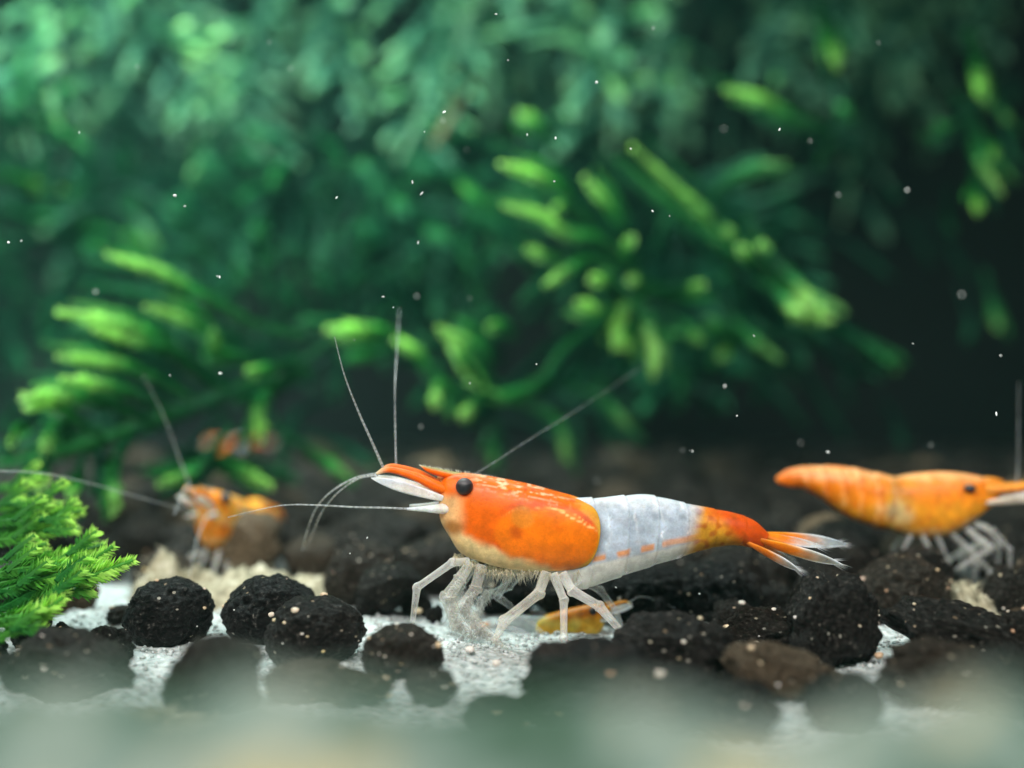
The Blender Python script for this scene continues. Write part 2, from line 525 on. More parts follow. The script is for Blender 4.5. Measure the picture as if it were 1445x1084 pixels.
# right-hand fork with its bright thick clump
moss_frond('moss_frond', 'long forked green moss frond slanting down to a thick bright clump above the tail', G_moss, [
    ([(1262, 522), (1220, 495), (1160, 450), (1110, 400), (1060, 365), (1020, 325), (960, 270), (893, 208)], 86, -8, 0.95, 1.0),
    ([(1040, 345), (1000, 295), (1015, 262), (1060, 238), (1108, 232)], 82, 4, 0.65, 0.9),
    ([(1000, 290), (1015, 315), (1030, 332)], 80, -1, 1.0, 0.9),
    ([(1035, 345), (1085, 385), (1125, 425), (1168, 452)], 80, -2, 1.35, 1.5),
    ([(1050, 350), (1085, 365), (1120, 400), (1150, 440)], 79, -1, 1.4, 1.3),
    ([(1060, 395), (1095, 415), (1130, 448)], 78, -2, 1.35, 1.2),
    ([(1080, 400), (1060, 370), (1045, 350)], 80, -2, 1.1, 0.9),
    ([(1090, 385), (1080, 360), (1076, 345)], 80, -2, 1.1, 0.9),
    ([(1160, 450), (1215, 490), (1262, 522)], 86, 6, 0.55, 1.1),
])
moss_frond('moss_frond', 'moss sprig with one pale yellow-green tip, above the long fork', G_moss, [
    ([(1150, 240), (1172, 190), (1120, 165), (1075, 140), (1025, 127)], 88, -4, 1.1, 1.0),
    ([(1172, 190), (1190, 160), (1185, 150)], 90, 3, 0.5, 0.9),
])
moss_frond('moss_frond', 'pale drooping moss sprig with two hanging tips by the dark water', G_moss, [
    ([(1340, 130), (1365, 165), (1380, 220), (1412, 272)], 84, -3, 0.95, 0.9),
    ([(1376, 235), (1379, 270), (1381, 300)], 83, -3, 1.1, 0.75),
    ([(1390, 195), (1400, 205), (1404, 222)], 84, -3, 0.8, 0.7),
    ([(1365, 165), (1340, 178), (1322, 175)], 85, 2, 0.5, 0.7),
])
moss_frond('moss_frond', 'short moss shoot with fat drop shaped tip above the pale slanting sprig', G_moss, [
    ([(1160, 0), (1172, 40), (1182, 92)], 86, -3, 1.15, 1.0)])
moss_frond('moss_frond', 'short moss shoot with fat drop shaped tip above the pale drooping sprig', G_moss, [
    ([(1366, 40), (1378, 85), (1386, 136)], 86, -3, 1.2, 1.1),
    ([(1400, 130), (1412, 155), (1422, 170)], 90, 0, 0.7, 0.8)])
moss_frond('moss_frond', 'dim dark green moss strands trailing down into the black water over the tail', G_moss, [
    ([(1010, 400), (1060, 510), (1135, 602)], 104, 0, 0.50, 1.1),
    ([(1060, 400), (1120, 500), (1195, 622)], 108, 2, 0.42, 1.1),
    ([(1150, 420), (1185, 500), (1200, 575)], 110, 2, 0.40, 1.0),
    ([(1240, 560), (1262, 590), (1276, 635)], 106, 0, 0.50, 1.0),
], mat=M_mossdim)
moss_frond('moss_frond', 'small faint moss tip alone in the black water above the plain orange shrimp', G_moss, [
    ([(1390, 380), (1400, 430), (1408, 464)], 100, 0, 0.75, 1.0)])
moss_frond('moss_frond', 'dim slanting moss strands in dark water beside the bright thick clump', G_moss, [
    ([(1150, 330), (1200, 350), (1258, 392)], 108, 2, 0.42, 1.0),
    ([(1300, 300), (1340, 350), (1368, 392)], 108, 2, 0.42, 1.0),
    ([(1240, 250), (1250, 268), (1266, 278)], 98, 2, 0.75, 0.9),
    ([(1150, 290), (1154, 305), (1156, 320)], 98, 2, 0.75, 0.9),
    ([(1270, 300), (1300, 345), (1315, 372)], 112, 2, 0.4, 1.0),
], mat=M_mossdim)
# central cluster over the head and back
moss_frond('moss_frond', 'cluster of blunt bright moss tips slanting upward over the shrimp back', G_moss, [
    ([(940, 420), (900, 390), (850, 340), (800, 330), (765, 305), (712, 290)], 80, -4, 1.05, 1.0),
    ([(850, 340), (800, 280), (760, 250), (710, 233)], 82, -6, 1.1, 1.0),
    ([(900, 390), (880, 330), (860, 295), (825, 252)], 82, -5, 1.0, 0.95),
    ([(760, 335), (710, 305), (652, 263)], 84, 3, 0.55, 1.0),
    ([(900, 390), (885, 360), (890, 335)], 78, -2, 1.0, 0.9),
    ([(830, 360), (780, 365), (745, 352)], 78, -2, 1.0, 0.85),
    ([(880, 380), (830, 368), (770, 402)], 77, -2, 1.0, 0.9),
    ([(830, 300), (800, 290), (785, 295)], 82, -2, 0.8, 0.8),
    ([(790, 215), (765, 180), (734, 160)], 90, -3, 0.85, 0.95),
])
moss_frond('moss_frond', 'thick lime moss clump ending in one hanging tip above the white abdomen', G_moss, [
    ([(990, 405), (930, 412), (890, 430), (875, 455), (868, 490)], 79, -3, 1.3, 1.2),
    ([(840, 385), (880, 410), (905, 450), (920, 490), (922, 530)], 78, -2, 1.35, 1.15),
    ([(900, 440), (860, 440), (815, 428)], 78, -2, 1.2, 0.95),
    ([(880, 420), (860, 400), (835, 395)], 79, -3, 1.1, 0.9),
    ([(920, 420), (900, 400), (890, 395)], 79, -3, 1.0, 0.9),
    ([(905, 440), (890, 465), (880, 490)], 77, -2, 1.3, 1.1),
    ([(920, 430), (960, 415), (990, 402)], 80, -2, 0.9, 0.9),
    ([(930, 440), (965, 460), (985, 482)], 82, -2, 0.7, 0.95),
])
moss_frond('moss_frond', 'lower green moss strands with rounded tips between abdomen and the long fork', G_moss, [
    ([(960, 400), (1010, 420), (1050, 470), (1098, 506)], 88, -4, 0.75, 1.0),
    ([(1040, 470), (1030, 490), (1018, 502)], 87, -3, 0.8, 1.0),
    ([(1060, 470), (1030, 480), (1000, 450)], 87, -3, 0.5, 1.0),
])
moss_frond('moss_frond', 'branched moss sprig with lime rounded tips just above the shrimp rostrum', G_moss, [
    ([(870, 440), (800, 490), (760, 540), (700, 560), (665, 530), (640, 490), (620, 462)], 80, -5, 1.1, 1.05),
    ([(700, 560), (680, 560), (650, 590)], 76, -2, 1.1, 0.95),
    ([(690, 545), (680, 495), (625, 465)], 78, -2, 0.95, 0.9),
    ([(680, 545), (655, 510), (640, 485)], 76, -2, 1.1, 0.95),
    ([(730, 480), (715, 460), (690, 462)], 80, -2, 0.8, 0.9),
    ([(660, 560), (625, 540), (612, 575)], 76, -2, 1.1, 0.95),
    ([(640, 550), (605, 525), (590, 500), (560, 480)], 78, -3, 1.0, 1.0),
    ([(770, 540), (840, 560), (886, 602)], 84, 0, 0.6, 1.0),
    ([(700, 560), (780, 590), (800, 650)], 84, 0, 0.75, 0.95),
    ([(690, 580), (700, 610), (694, 655)], 84, 0, 0.65, 0.9),
    ([(870, 500), (900, 480), (960, 470)], 84, 0, 0.5, 0.9),
])
moss_frond('moss_frond', 'horizontal lime moss tip behind the end of the upright antenna', G_moss, [
    ([(600, 500), (560, 478), (525, 468), (465, 464)], 82, -6, 1.15, 1.15),
    ([(560, 480), (530, 500), (495, 505)], 84, -2, 0.4, 1.0),
])
# left cluster of feathery arched branches
moss_frond('moss_frond', 'feathery moss frond with five arched parallel branches over the mottled small shrimp', G_moss, [
    ([(470, 480), (400, 530), (330, 555), (200, 602), (80, 640), (0, 655)], 74, -4, 0.35, 0.95),
    ([(430, 475), (370, 460), (300, 425), (230, 385), (152, 360)], 76, -4, 0.95, 1.05),
    ([(330, 555), (280, 530), (230, 490), (180, 462), (85, 440)], 74, -5, 1.15, 1.15),
    ([(300, 545), (250, 500), (190, 480), (135, 465)], 73, -4, 1.15, 1.05),
    ([(360, 530), (310, 490), (265, 455), (208, 433)], 76, -4, 0.95, 0.95),
    ([(290, 575), (230, 540), (170, 515), (84, 503)], 73, -4, 1.1, 1.0),
    ([(250, 590), (200, 560), (150, 545), (88, 535)], 71, -4, 1.15, 1.0),
    ([(220, 600), (160, 575), (100, 560), (36, 560)], 70, -4, 1.2, 1.2),
    ([(150, 620), (100, 590), (70, 570), (40, 575)], 69, -3, 1.2, 1.1),
    ([(400, 530), (350, 505), (310, 500), (300, 470)], 76, -3, 0.7, 1.0),
    ([(430, 505), (390, 520), (350, 525)], 74, -3, 0.75, 1.0),
])
moss_frond('moss_frond', 'low moss branch with tips hanging over the pellets behind the small orange shrimp', G_moss, [
    ([(440, 520), (390, 545), (368, 580), (368, 622)], 74, -4, 1.05, 0.95),
    ([(200, 602), (165, 650), (160, 725)], 68, -4, 1.0, 0.95),
    ([(100, 620), (80, 600), (60, 640)], 67, -3, 1.0, 0.8),
    ([(80, 600), (60, 660), (55, 690)], 66, -3, 1.0, 0.85),
    ([(60, 580), (30, 600), (14, 628)], 66, -3, 0.9, 0.7),
    ([(240, 640), (290, 645), (335, 662), (382, 688)], 72, -3, 0.95, 1.0),
    ([(330, 600), (280, 660), (225, 685)], 71, -3, 0.85, 0.95),
    ([(380, 600), (440, 640), (492, 675)], 78, -2, 0.65, 1.0),
    ([(120, 640), (110, 680), (98, 700)], 66, -3, 0.8, 0.8),
])
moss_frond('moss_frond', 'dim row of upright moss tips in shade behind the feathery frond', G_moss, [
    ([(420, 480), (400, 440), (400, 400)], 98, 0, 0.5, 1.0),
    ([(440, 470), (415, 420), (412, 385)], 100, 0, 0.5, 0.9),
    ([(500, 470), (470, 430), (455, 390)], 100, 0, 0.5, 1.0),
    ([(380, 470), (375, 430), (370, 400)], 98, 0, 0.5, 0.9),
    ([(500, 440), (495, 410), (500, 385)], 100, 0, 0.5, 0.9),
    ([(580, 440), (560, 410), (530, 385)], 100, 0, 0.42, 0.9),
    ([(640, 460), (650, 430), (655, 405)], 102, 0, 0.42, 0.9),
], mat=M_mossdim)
moss_frond('withered_moss', 'withered pale brown moss tip hanging alone in dark water', None, [
    ([(672, 115), (648, 150), (612, 205)], 100, -4, 0.9, 0.85)], mat=M_dead)
moss_frond('moss_frond', 'old dim moss strand curving down at the edge above the feathery frond', G_moss, [
    ([(70, 470), (28, 465), (25, 440), (42, 412), (62, 420)], 100, 0, 0.25, 0.7)], mat=M_mossdim)
moss_frond('moss_frond', 'pale lime moss tip lying level above the feathery frond', G_moss, [
    ([(-40, 255), (10, 252), (50, 262), (85, 268)], 98, -4, 0.95, 1.1),
    ([(60, 300), (100, 310), (145, 330), (220, 345)], 110, -4, 0.6, 1.2)])

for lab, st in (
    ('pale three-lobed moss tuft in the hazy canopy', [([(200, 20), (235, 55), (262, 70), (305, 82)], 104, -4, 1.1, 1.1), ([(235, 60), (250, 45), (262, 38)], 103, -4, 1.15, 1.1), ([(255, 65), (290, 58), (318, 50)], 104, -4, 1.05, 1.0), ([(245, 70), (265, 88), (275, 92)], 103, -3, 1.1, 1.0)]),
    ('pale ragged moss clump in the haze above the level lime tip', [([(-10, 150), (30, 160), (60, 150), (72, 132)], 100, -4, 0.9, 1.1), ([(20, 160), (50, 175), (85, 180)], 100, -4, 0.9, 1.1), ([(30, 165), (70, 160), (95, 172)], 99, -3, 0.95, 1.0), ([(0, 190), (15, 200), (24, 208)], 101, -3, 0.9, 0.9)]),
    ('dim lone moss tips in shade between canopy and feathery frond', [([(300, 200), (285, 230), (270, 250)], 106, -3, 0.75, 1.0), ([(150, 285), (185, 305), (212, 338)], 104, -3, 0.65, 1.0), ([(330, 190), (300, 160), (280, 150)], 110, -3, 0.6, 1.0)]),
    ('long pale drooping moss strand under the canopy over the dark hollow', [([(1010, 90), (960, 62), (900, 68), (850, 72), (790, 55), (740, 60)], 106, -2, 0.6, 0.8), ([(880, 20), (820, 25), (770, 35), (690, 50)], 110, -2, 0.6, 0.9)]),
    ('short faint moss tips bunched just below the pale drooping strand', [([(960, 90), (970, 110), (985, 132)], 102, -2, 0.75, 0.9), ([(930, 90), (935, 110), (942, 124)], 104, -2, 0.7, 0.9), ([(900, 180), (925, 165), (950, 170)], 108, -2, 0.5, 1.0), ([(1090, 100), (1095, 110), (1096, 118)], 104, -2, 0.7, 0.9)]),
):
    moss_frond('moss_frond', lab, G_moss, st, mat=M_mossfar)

# in-focus moss at the lower left, close to the big shrimp's distance
G_near = 'moss sprays reaching over the white sand'
near = [
    ('leafy green moss spray lying lowest on the white sand', [
        ([(-60, 905), (0, 878), (60, 848), (120, 818), (188, 792)], 47.5, 2, 0.85, 1.25),
        ([(-40, 880), (20, 850), (90, 815), (150, 795)], 48, 2, 0.8, 1.2),
        ([(-30, 920), (10, 895), (50, 872), (90, 845)], 46, 1, 0.9, 1.1),
        ([(10, 870), (70, 835), (110, 806), (160, 772)], 49, 2, 0.75, 1.0),
        ([(-50, 850), (0, 835), (70, 815), (130, 805)], 48.5, 1, 0.8, 1.2),
        ([(-60, 890), (-20, 880), (40, 868), (70, 858)], 46.5, 1, 0.9, 1.1)]),
    ('green moss spray with pale blunt tip above the lowest spray', [
        ([(-60, 830), (0, 815), (60, 795), (110, 780), (146, 770)], 51, 2, 0.95, 1.1),
        ([(-40, 850), (20, 830), (80, 800), (135, 785)], 51, 1, 0.85, 1.1),
        ([(-20, 800), (20, 785), (66, 768)], 52, 1, 1.05, 0.8),
        ([(-40, 820), (20, 805), (70, 800), (110, 798)], 50, 1, 0.8, 1.0),
        ([(-40, 840), (10, 822), (70, 812), (120, 800)], 50, 1, 0.9, 1.0)]),
    ('upper bushy moss spray beside the dark pellets', [
        ([(-60, 770), (0, 752), (50, 735), (115, 722)], 54, 2, 0.95, 1.2),
        ([(-40, 740), (20, 735), (70, 742), (110, 748)], 54, 2, 0.85, 1.0),
        ([(-50, 750), (0, 735), (40, 715), (85, 712)], 55, 2, 0.9, 1.0),
        ([(-40, 720), (0, 715), (30, 700)], 56, 2, 1.0, 1.0),
        ([(-50, 690), (0, 690), (68, 676)], 60, 2, 1.05, 0.9),
        ([(-40, 765), (10, 762), (60, 750), (100, 735)], 53, 2, 0.85, 1.1)]),
]
for lab, st in near:
    r_ = random.Random(len(lab))
    extra = []
    for (poly, d, dd, tp, ls) in st:
        for q in range(2):                                    # short side shoots along each strand
            k = r_.uniform(0.25, 0.75) * (len(poly) - 1)
            i = int(k); t = k - i
            x = poly[i][0] * (1 - t) + poly[i + 1][0] * t; y = poly[i][1] * (1 - t) + poly[i + 1][1] * t
            s = r_.choice((-1, 1))
            extra.append(([(x, y), (x + 18, y - 8 + s * 8), (x + 42, y - 18 + s * 16)], d + r_.uniform(-1, 1), 1, tp * 0.9, ls * 0.85))
    moss_frond('moss_spray', lab, G_near, st + extra, mat=M_mossnear, leaf=0.66, gap=0.028, tip=1.25, flat=True)

# further fronds: prototypes, then individuals
def frond_mesh(seed, mat, length=26, tipf=0.8):
    r_ = random.Random(seed)
    mb = MB()
    bend = r_.uniform(-0.3, 0.3)
    axis = [Vector((bend * t * t * length, 0.12 * length * math.sin(3 * t + seed), -length * t * (1 - 0.18 * t))) for t in np.linspace(0, 1, 6)]
    leafy(mb, axis, 1.1, 0.14, tipf, seed=seed)
    n = r_.randint(9, 13)
    for i in range(n):
        t = 0.12 + 0.83 * i / n
        k = t * 5; a = int(k); p = axis[a].lerp(axis[min(a + 1, 5)], k - a)
        s = 1 if i % 2 else -1
        ln = length * r_.uniform(0.18, 0.36) * (1 - 0.45 * t)
        ph = r_.uniform(-0.7, 0.7)
        d = Vector((s * math.cos(ph), math.sin(ph), -0.15)).normalized()
        q = [p, p + d * ln * 0.5 + Vector((0, 0, -0.05 * ln)), p + d * ln + Vector((0, 0, -0.35 * ln))]
        leafy(mb, q, 1.2, 0.13, tipf * r_.uniform(0.7, 1.15), seed=seed * 31 + i)
    return mb.mesh('moss_frond', mat, False)

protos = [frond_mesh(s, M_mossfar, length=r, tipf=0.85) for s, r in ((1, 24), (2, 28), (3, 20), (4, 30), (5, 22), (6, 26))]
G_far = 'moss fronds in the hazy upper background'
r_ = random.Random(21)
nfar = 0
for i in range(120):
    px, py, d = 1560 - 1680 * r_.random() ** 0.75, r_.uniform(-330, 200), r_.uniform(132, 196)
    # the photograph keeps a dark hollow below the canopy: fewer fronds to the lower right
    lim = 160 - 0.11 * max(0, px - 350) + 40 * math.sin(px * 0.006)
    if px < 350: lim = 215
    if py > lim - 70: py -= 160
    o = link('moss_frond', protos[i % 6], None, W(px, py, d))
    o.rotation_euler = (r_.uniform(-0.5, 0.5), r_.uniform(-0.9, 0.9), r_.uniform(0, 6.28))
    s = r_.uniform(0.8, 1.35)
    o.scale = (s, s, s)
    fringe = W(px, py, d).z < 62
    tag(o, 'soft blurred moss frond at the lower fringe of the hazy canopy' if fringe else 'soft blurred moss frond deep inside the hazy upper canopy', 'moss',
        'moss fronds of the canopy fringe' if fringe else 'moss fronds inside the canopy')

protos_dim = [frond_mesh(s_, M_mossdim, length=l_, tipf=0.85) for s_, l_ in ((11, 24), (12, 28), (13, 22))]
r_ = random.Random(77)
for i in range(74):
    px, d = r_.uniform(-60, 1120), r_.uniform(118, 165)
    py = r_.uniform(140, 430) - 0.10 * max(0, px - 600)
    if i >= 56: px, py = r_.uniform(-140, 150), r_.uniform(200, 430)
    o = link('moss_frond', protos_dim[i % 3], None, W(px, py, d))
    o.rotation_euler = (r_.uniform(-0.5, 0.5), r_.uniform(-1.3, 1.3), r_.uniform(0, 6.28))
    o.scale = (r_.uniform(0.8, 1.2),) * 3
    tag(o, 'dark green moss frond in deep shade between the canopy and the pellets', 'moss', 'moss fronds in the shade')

# ---------------------------------------------------------------- soil pellets
grain_meshes = [blob('grain', M_grain, 1, 0.8, 0.7, 2, 40 + s, 0.30, 1.2) for s in range(4)]
near_meshes = [blob('soil_pellet', M_pellet, 1, 1, 1, 5, s + 1, 0.17, 1.0, fine=0.045) for s in range(6)]
rough_meshes = [blob('soil_pellet', M_pellet, 1, 1, 1, 5, s + 11, 0.34, 1.1, fine=0.055, facets=0.22) for s in range(5)]
far_meshes = [blob('soil_pellet', M_pellet, 1, 1, 1, 4, s + 21, 0.22, 1.0, fine=0.035) for s in range(8)]

def pellet(px, py, rx, ry, label, group=None, d=None, kind='round', tint=0.0, grains=6, seed=0, rot=0.0, deep=None):
    """px,py centre, rx,ry half sizes in pixels; it stands on the sand where its lower edge shows"""
    d = d or ground_d(py + ry * 0.55)                         # a little sunk into the sand
    k = d / F
    c = W(px, py, d)
    me = (near_meshes if kind == 'round' else rough_meshes)[seed % (6 if kind == 'round' else 5)]
    o = link('soil_pellet', me, None, c)
    o.scale = (rx * k, (deep or (rx + ry) / 2) * k, ry * k)
    o.rotation_euler = (0, math.radians(rot), 0)
    o['tint'] = tint
    tag(o, label, 'soil pellet', group)
    r_ = random.Random(seed * 17 + int(px))
    n = len(me.vertices)
    got = 0
    while got < grains:
        v = me.vertices[r_.randrange(n)].co / U
        if v.y > 0.25 or v.z < -0.35: continue
        g = link('grain', grain_meshes[r_.randrange(4)], o, v)
        sz = r_.choice((0.05, 0.06, 0.08, 0.09, 0.11, 0.16)) * r_.uniform(0.8, 1.15)
        sc = o.scale
        g.scale = (sz / sc[0], sz / sc[1], sz / sc[2])
        got += 1
    return o

P = [
    (238, 868, 62, 52, 'smooth round black soil pellet on white sand beside the lowest moss spray', 'round', 0.0, 7, 0),
    (383, 866, 63, 53, 'round black soil pellet partly behind the speckled one', 'round', 0.0, 6, 0),
    (444, 892, 68, 51, 'round black soil pellet with tan specks overlapping its neighbour', 'round', 0.02, 11, 0),
    (567, 924, 58, 42, 'black soil pellet under the tip of the front walking leg', 'round', 0.08, 10, 0),
    (108, 938, 76, 44, 'flattened streaky dark soil pellet below the lowest moss spray', 'rough', 0.05, 5, 12),
    (78, 905, 40, 22, 'small black soil lump resting against the flattened streaky pellet', 'round', 0.0, 2, 0),
    (300, 962, 68, 58, 'greyish soil pellet sinking into the blurred front strip', 'rough', 0.06, 3, -10),
    (440, 960, 62, 30, 'broken brown-topped soil pellet below the tan speckled one', 'rough', 0.22, 5, 5),
    (832, 962, 98, 55, 'broad black soil lump in front of the yellow young shrimp', 'rough', 0.0, 3, -4),
    (962, 918, 80, 48, 'crumbly black soil lump beside the young shrimp antenna', 'rough', 0.02, 5, 8),
    (1074, 892, 56, 36, 'small crumbly soil pellet with a tan grain below the tail', 'rough', 0.05, 7, 0),
    (1168, 884, 62, 70, 'tall rugged black soil pellet below the tail fan', 'rough', 0.02, 8, 10),
    (1105, 948, 80, 36, 'pale tan soil lump in front of the tall rugged pellet', 'rough', 0.42, 3, 18),
    (1278, 836, 62, 52, 'round dark soil pellet with two white grains under the plain orange shrimp', 'round', 0.10, 9, 0),
    (1362, 902, 92, 46, 'long slanting black soil lump below the plain orange shrimp', 'rough', 0.03, 6, 15),
    (1340, 950, 96, 44, 'greyish slanting soil lump at the blurred front strip', 'rough', 0.12, 3, 10),
    (1440, 846, 48, 44, 'black soil lump by the front feet of the plain orange shrimp', 'rough', 0.05, 5, 0),
    (1432, 905, 40, 42, 'small black soil lump behind the greyish slanting lump', 'rough', 0.05, 5, 0),
    (512, 815, 56, 50, 'black soil pellet just behind the front walking leg', 'round', 0.08, 4, 0),
    (528, 776, 36, 20, 'small flat orange-tan soil pellet lying on the black ones behind the leg', 'round', 1.0, 3, 0),
    (452, 778, 44, 32, 'blurred dark soil pellet between the two orange shrimps', 'round', 0.05, 3, 0),
    (612, 805, 60, 44, 'blurred dark soil pellet behind the feathery front claws', 'round', 0.05, 3, 0),
    (905, 838, 72, 46, 'blurred black soil pellet in the shade under the white abdomen', 'round', 0.0, 3, 0),
    (1010, 838, 62, 50, 'blurred black soil pellet in the shade under the orange tail base', 'round', 0.0, 3, 0),
    (1098, 812, 48, 40, 'blurred dark soil pellet in the shade under the tail fan', 'round', 0.05, 3, 0),
    (712, 840, 46, 30, 'blurred black soil pellet behind the bent middle legs', 'round', 0.0, 2, 0),
    (775, 822, 56, 34, 'blurred black soil pellet between the walking legs', 'round', 0.0, 3, 0),
    (232, 812, 48, 34, 'dark soil pellet with pale fluff behind the smooth round one', 'round', 0.15, 3, 0),
    (172, 868, 20, 13, 'tiny dark soil crumb on the white sand beside the moss', 'rough', 0.1, 2, 0),
    (610, 966, 34, 22, 'small dark soil crumb at the blurred strip below the leg pellet', 'rough', 0.1, 3, 0),
    (512, 972, 40, 24, 'low dark soil crumb at the blurred strip below the speckled pellet', 'rough', 0.25, 3, 0),
    (1240, 872, 20, 12, 'tiny black soil crumb with a white grain beside the tall rugged pellet', 'rough', 0.0, 3, 0),
    (205, 770, 46, 36, 'blurred dark soil pellet behind the upper bushy moss spray', 'round', 0.05, 2, 0),
    (962, 982, 62, 40, 'low black soil lump at the blurred strip before the crumbly lump', 'rough', 0.0, 2, 5),
    (1040, 1000, 58, 36, 'half buried black soil lump before the pale tan one', 'rough', 0.0, 2, -6),
    (1190, 986, 54, 40, 'black soil lump at the blurred strip beside the sandy gap', 'round', 0.0, 2, 0),
    (1424, 968, 62, 40, 'black soil lump at the blurred strip beside the greyish slanting lump', 'rough', 0.02, 2, 8),
    (700, 1004, 44, 26, 'low black soil lump sunk in sand before the feathery claws', 'round', 0.0, 2, 0),
    (1035, 872, 30, 24, 'small black crumb between the crumbly lumps', 'rough', 0.05, 4, 0),
]
front = []
for i, (px, py, rx, ry, lab, kd, tint, ng, rot) in enumerate(P):
    q_ = pellet(px, py, rx, ry, lab, 'soil pellets of the front bed', kind=kd, tint=tint, grains=ng, seed=i, rot=rot)
    front.append((q_.location / U, max(q_.scale)))

# the bed behind: rows of pellets receding to the moss
r_ = random.Random(5)
occupied = []
cnt = 0
y = 57.0
while y < 150 and cnt < 290:
    half = y * 0.50 + 6
    x = -half + r_.uniform(0, 3)
    step = 4.3 + (y - 57) * 0.030
    while x < half and cnt < 290:
        R = r_.uniform(1.45, 2.25) * (1 + (y - 57) * 0.004)
        xx, yy = x + r_.uniform(-0.8, 0.8), y + r_.uniform(-0.9, 0.9)
        ppx = CX + xx / yy * F
        gap_ = (ppx < 480 and yy < 68) or (560 < ppx < 790 and yy < 62) or (1295 < ppx < 1425 and yy < 65)
        near_ = any(math.hypot(c_.x - xx, c_.y - yy) < 0.62 * (r0 + R) for c_, r0 in front)
        if not gap_ and not near_:
            o = link('soil_pellet', far_meshes[r_.randrange(8)], None, (xx, yy, R * r_.uniform(0.45, 0.85)))
            o.scale = (R * r_.uniform(0.9, 1.25), R * r_.uniform(0.9, 1.15), R * r_.uniform(0.75, 1.0))
            o.rotation_euler = (r_.uniform(-0.4, 0.4), r_.uniform(-0.4, 0.4), r_.uniform(0, 6.28))
            q = r_.random()
            o['tint'] = 0.7 if q < 0.05 else (0.22 if q < 0.2 else 0.03)
            far_ = 'at the foot of the moss' if yy > 95 else 'in the packed bed behind the shrimps'
            hue_ = 'tan' if q < 0.05 else ('brownish' if q < 0.2 else 'black')
            tag(o, 'blurred %s soil pellet %s' % (hue_, far_), 'soil pellet', '%s soil pellets %s' % (hue_, far_))
            cnt += 1
        x += step * r_.uniform(0.9, 1.15)
    y += step * 0.86

r_ = random.Random(15)
for i in range(64):
    d = r_.uniform(41, 59)
    px = r_.uniform(925, 1470) if i < 46 else r_.choice((r_.uniform(-20, 200), r_.uniform(480, 620)))
    p_ = W(px, 600, d)
    sz = r_.uniform(0.35, 0.95)
    if any(math.hypot(c_.x - p_.x, c_.y - p_.y) < 0.55 * r0 for c_, r0 in front): continue
    o = link('soil_crumb', rough_meshes[r_.randrange(5)], None, (p_.x, p_.y, sz * 0.35))
    o.scale = (sz * r_.uniform(0.9, 1.4), sz, sz * r_.uniform(0.7, 1.0))
    o.rotation_euler = (r_.uniform(0, 6), r_.uniform(0, 6), r_.uniform(0, 6))
    o['tint'] = 0.5 if r_.random() < 0.12 else 0.02
    tag(o, 'small dark soil crumb wedged between the larger pellets', 'soil crumb', 'small soil crumbs')

# loose white and tan grains on the sand and uncounted sand
grain_spots = [(184, 860, 9, 'white grain touching the smooth round pellet'), (353, 922, 8, 'tan grain between three round pellets'),
               (1214, 866, 8, 'white grain by the tiny black soil crumb'), (1028, 888, 9, 'flat tan grain beside the crumbly black lump'),
               (663, 917, 7, 'white grain on the sand under the feathery claws'), (700, 936, 7, 'brownish grain on the bare white sand'),
               (1240, 925, 7, 'pale grain in the sandy gap below the tiny crumb'), (590, 862, 6, 'white grain at the foot of the front leg')]
for i, (px, py, rr, lab) in enumerate(grain_spots):
    d = ground_d(py + rr)
    o = link('sand_grain', grain_meshes[i % 4], None, W(px, py, d))
    o.scale = (rr * d / F,) * 3
    tag(o, lab + ', loose', 'grain', 'loose grains')

mb = MB()
v1, f1 = ICO[1]
r_ = random.Random(3)
for i in range(7000):
    y = r_.uniform(30, 60); x = r_.uniform(-0.5, 0.5) * (y + 6)
    z = 0.55 * nz(x, y, 0, 0.16) + 0.22 * nz(x, y, 5, 0.6) + 0.10 * nz(x, y, 9, 2.1) - 0.25
    s = r_.uniform(0.05, 0.16)
    b0 = len(mb.v)
    w = r_.uniform(0, 0.25)
    e = [r_.uniform(0.7, 1.2) for _ in range(3)]
    for p in v1:
        mb.vert((x + p[0] * s * e[0], y + p[1] * s * e[1], z + 0.3 * s + p[2] * s * e[2] * 0.8), (w, w, w, 1))
    mb.f += [tuple(k + b0 for k in t) for t in f1]
tag(link('sand_grains', mb.mesh('sand_grains', M_sand)), 'loose white sand grains scattered over the bare bed', 'sand', kind='stuff')

# ---------------------------------------------------------------- pale fluff under the small orange shrimp
def detritus(px0, px1, py, d, depth, hgt, label, seed, name='detritus_clump', mat=M_mulm):
    a, b = W(px0, py, d), W(px1, py, d)
    n, m = 46, 26
    mb = MB()
    for j in range(m):
        for i in range(n):
            u, w = i / (n - 1), j / (m - 1)
            ed = (math.sin(math.pi * u) * math.sin(math.pi * w)) ** 0.5
            x = (b.x - a.x) * (u - 0.5); yy = depth * (w - 0.5)
            z = hgt * ed * (0.62 + 0.55 * nz(x, yy, seed, 0.7) + 0.35 * nz(x, yy, seed + 4, 2.0) + 0.18 * nz(x, yy, seed + 7, 5)) - 0.5 * (1 - ed)
            mb.vert((x + 0.5 * nz(u * 6, w * 6, seed), yy + 0.4 * nz(u * 6, w * 6, seed + 2), z))
    for j in range(m - 1):
        for i in range(n - 1):
            k = j * n + i
            mb.f.append((k, k + 1, k + n + 1, k + n))
    r_ = random.Random(seed)
    for q in range(260):                                       # fluffy fibres
        k = r_.randrange(n * m)
        p = Vector(mb.v[k])
        mb.hair(p, p + Vector((r_.uniform(-0.6, 0.6), r_.uniform(-0.6, 0.3), r_.uniform(0.1, 0.6))), 0.03, (1, 1, 1, 1), (1, 1, 1, 1))
    o = link(name, mb.mesh(name, mat), None, (a.x * 0.5 + b.x * 0.5, d, 0))
    return tag(o, label, 'detritus')
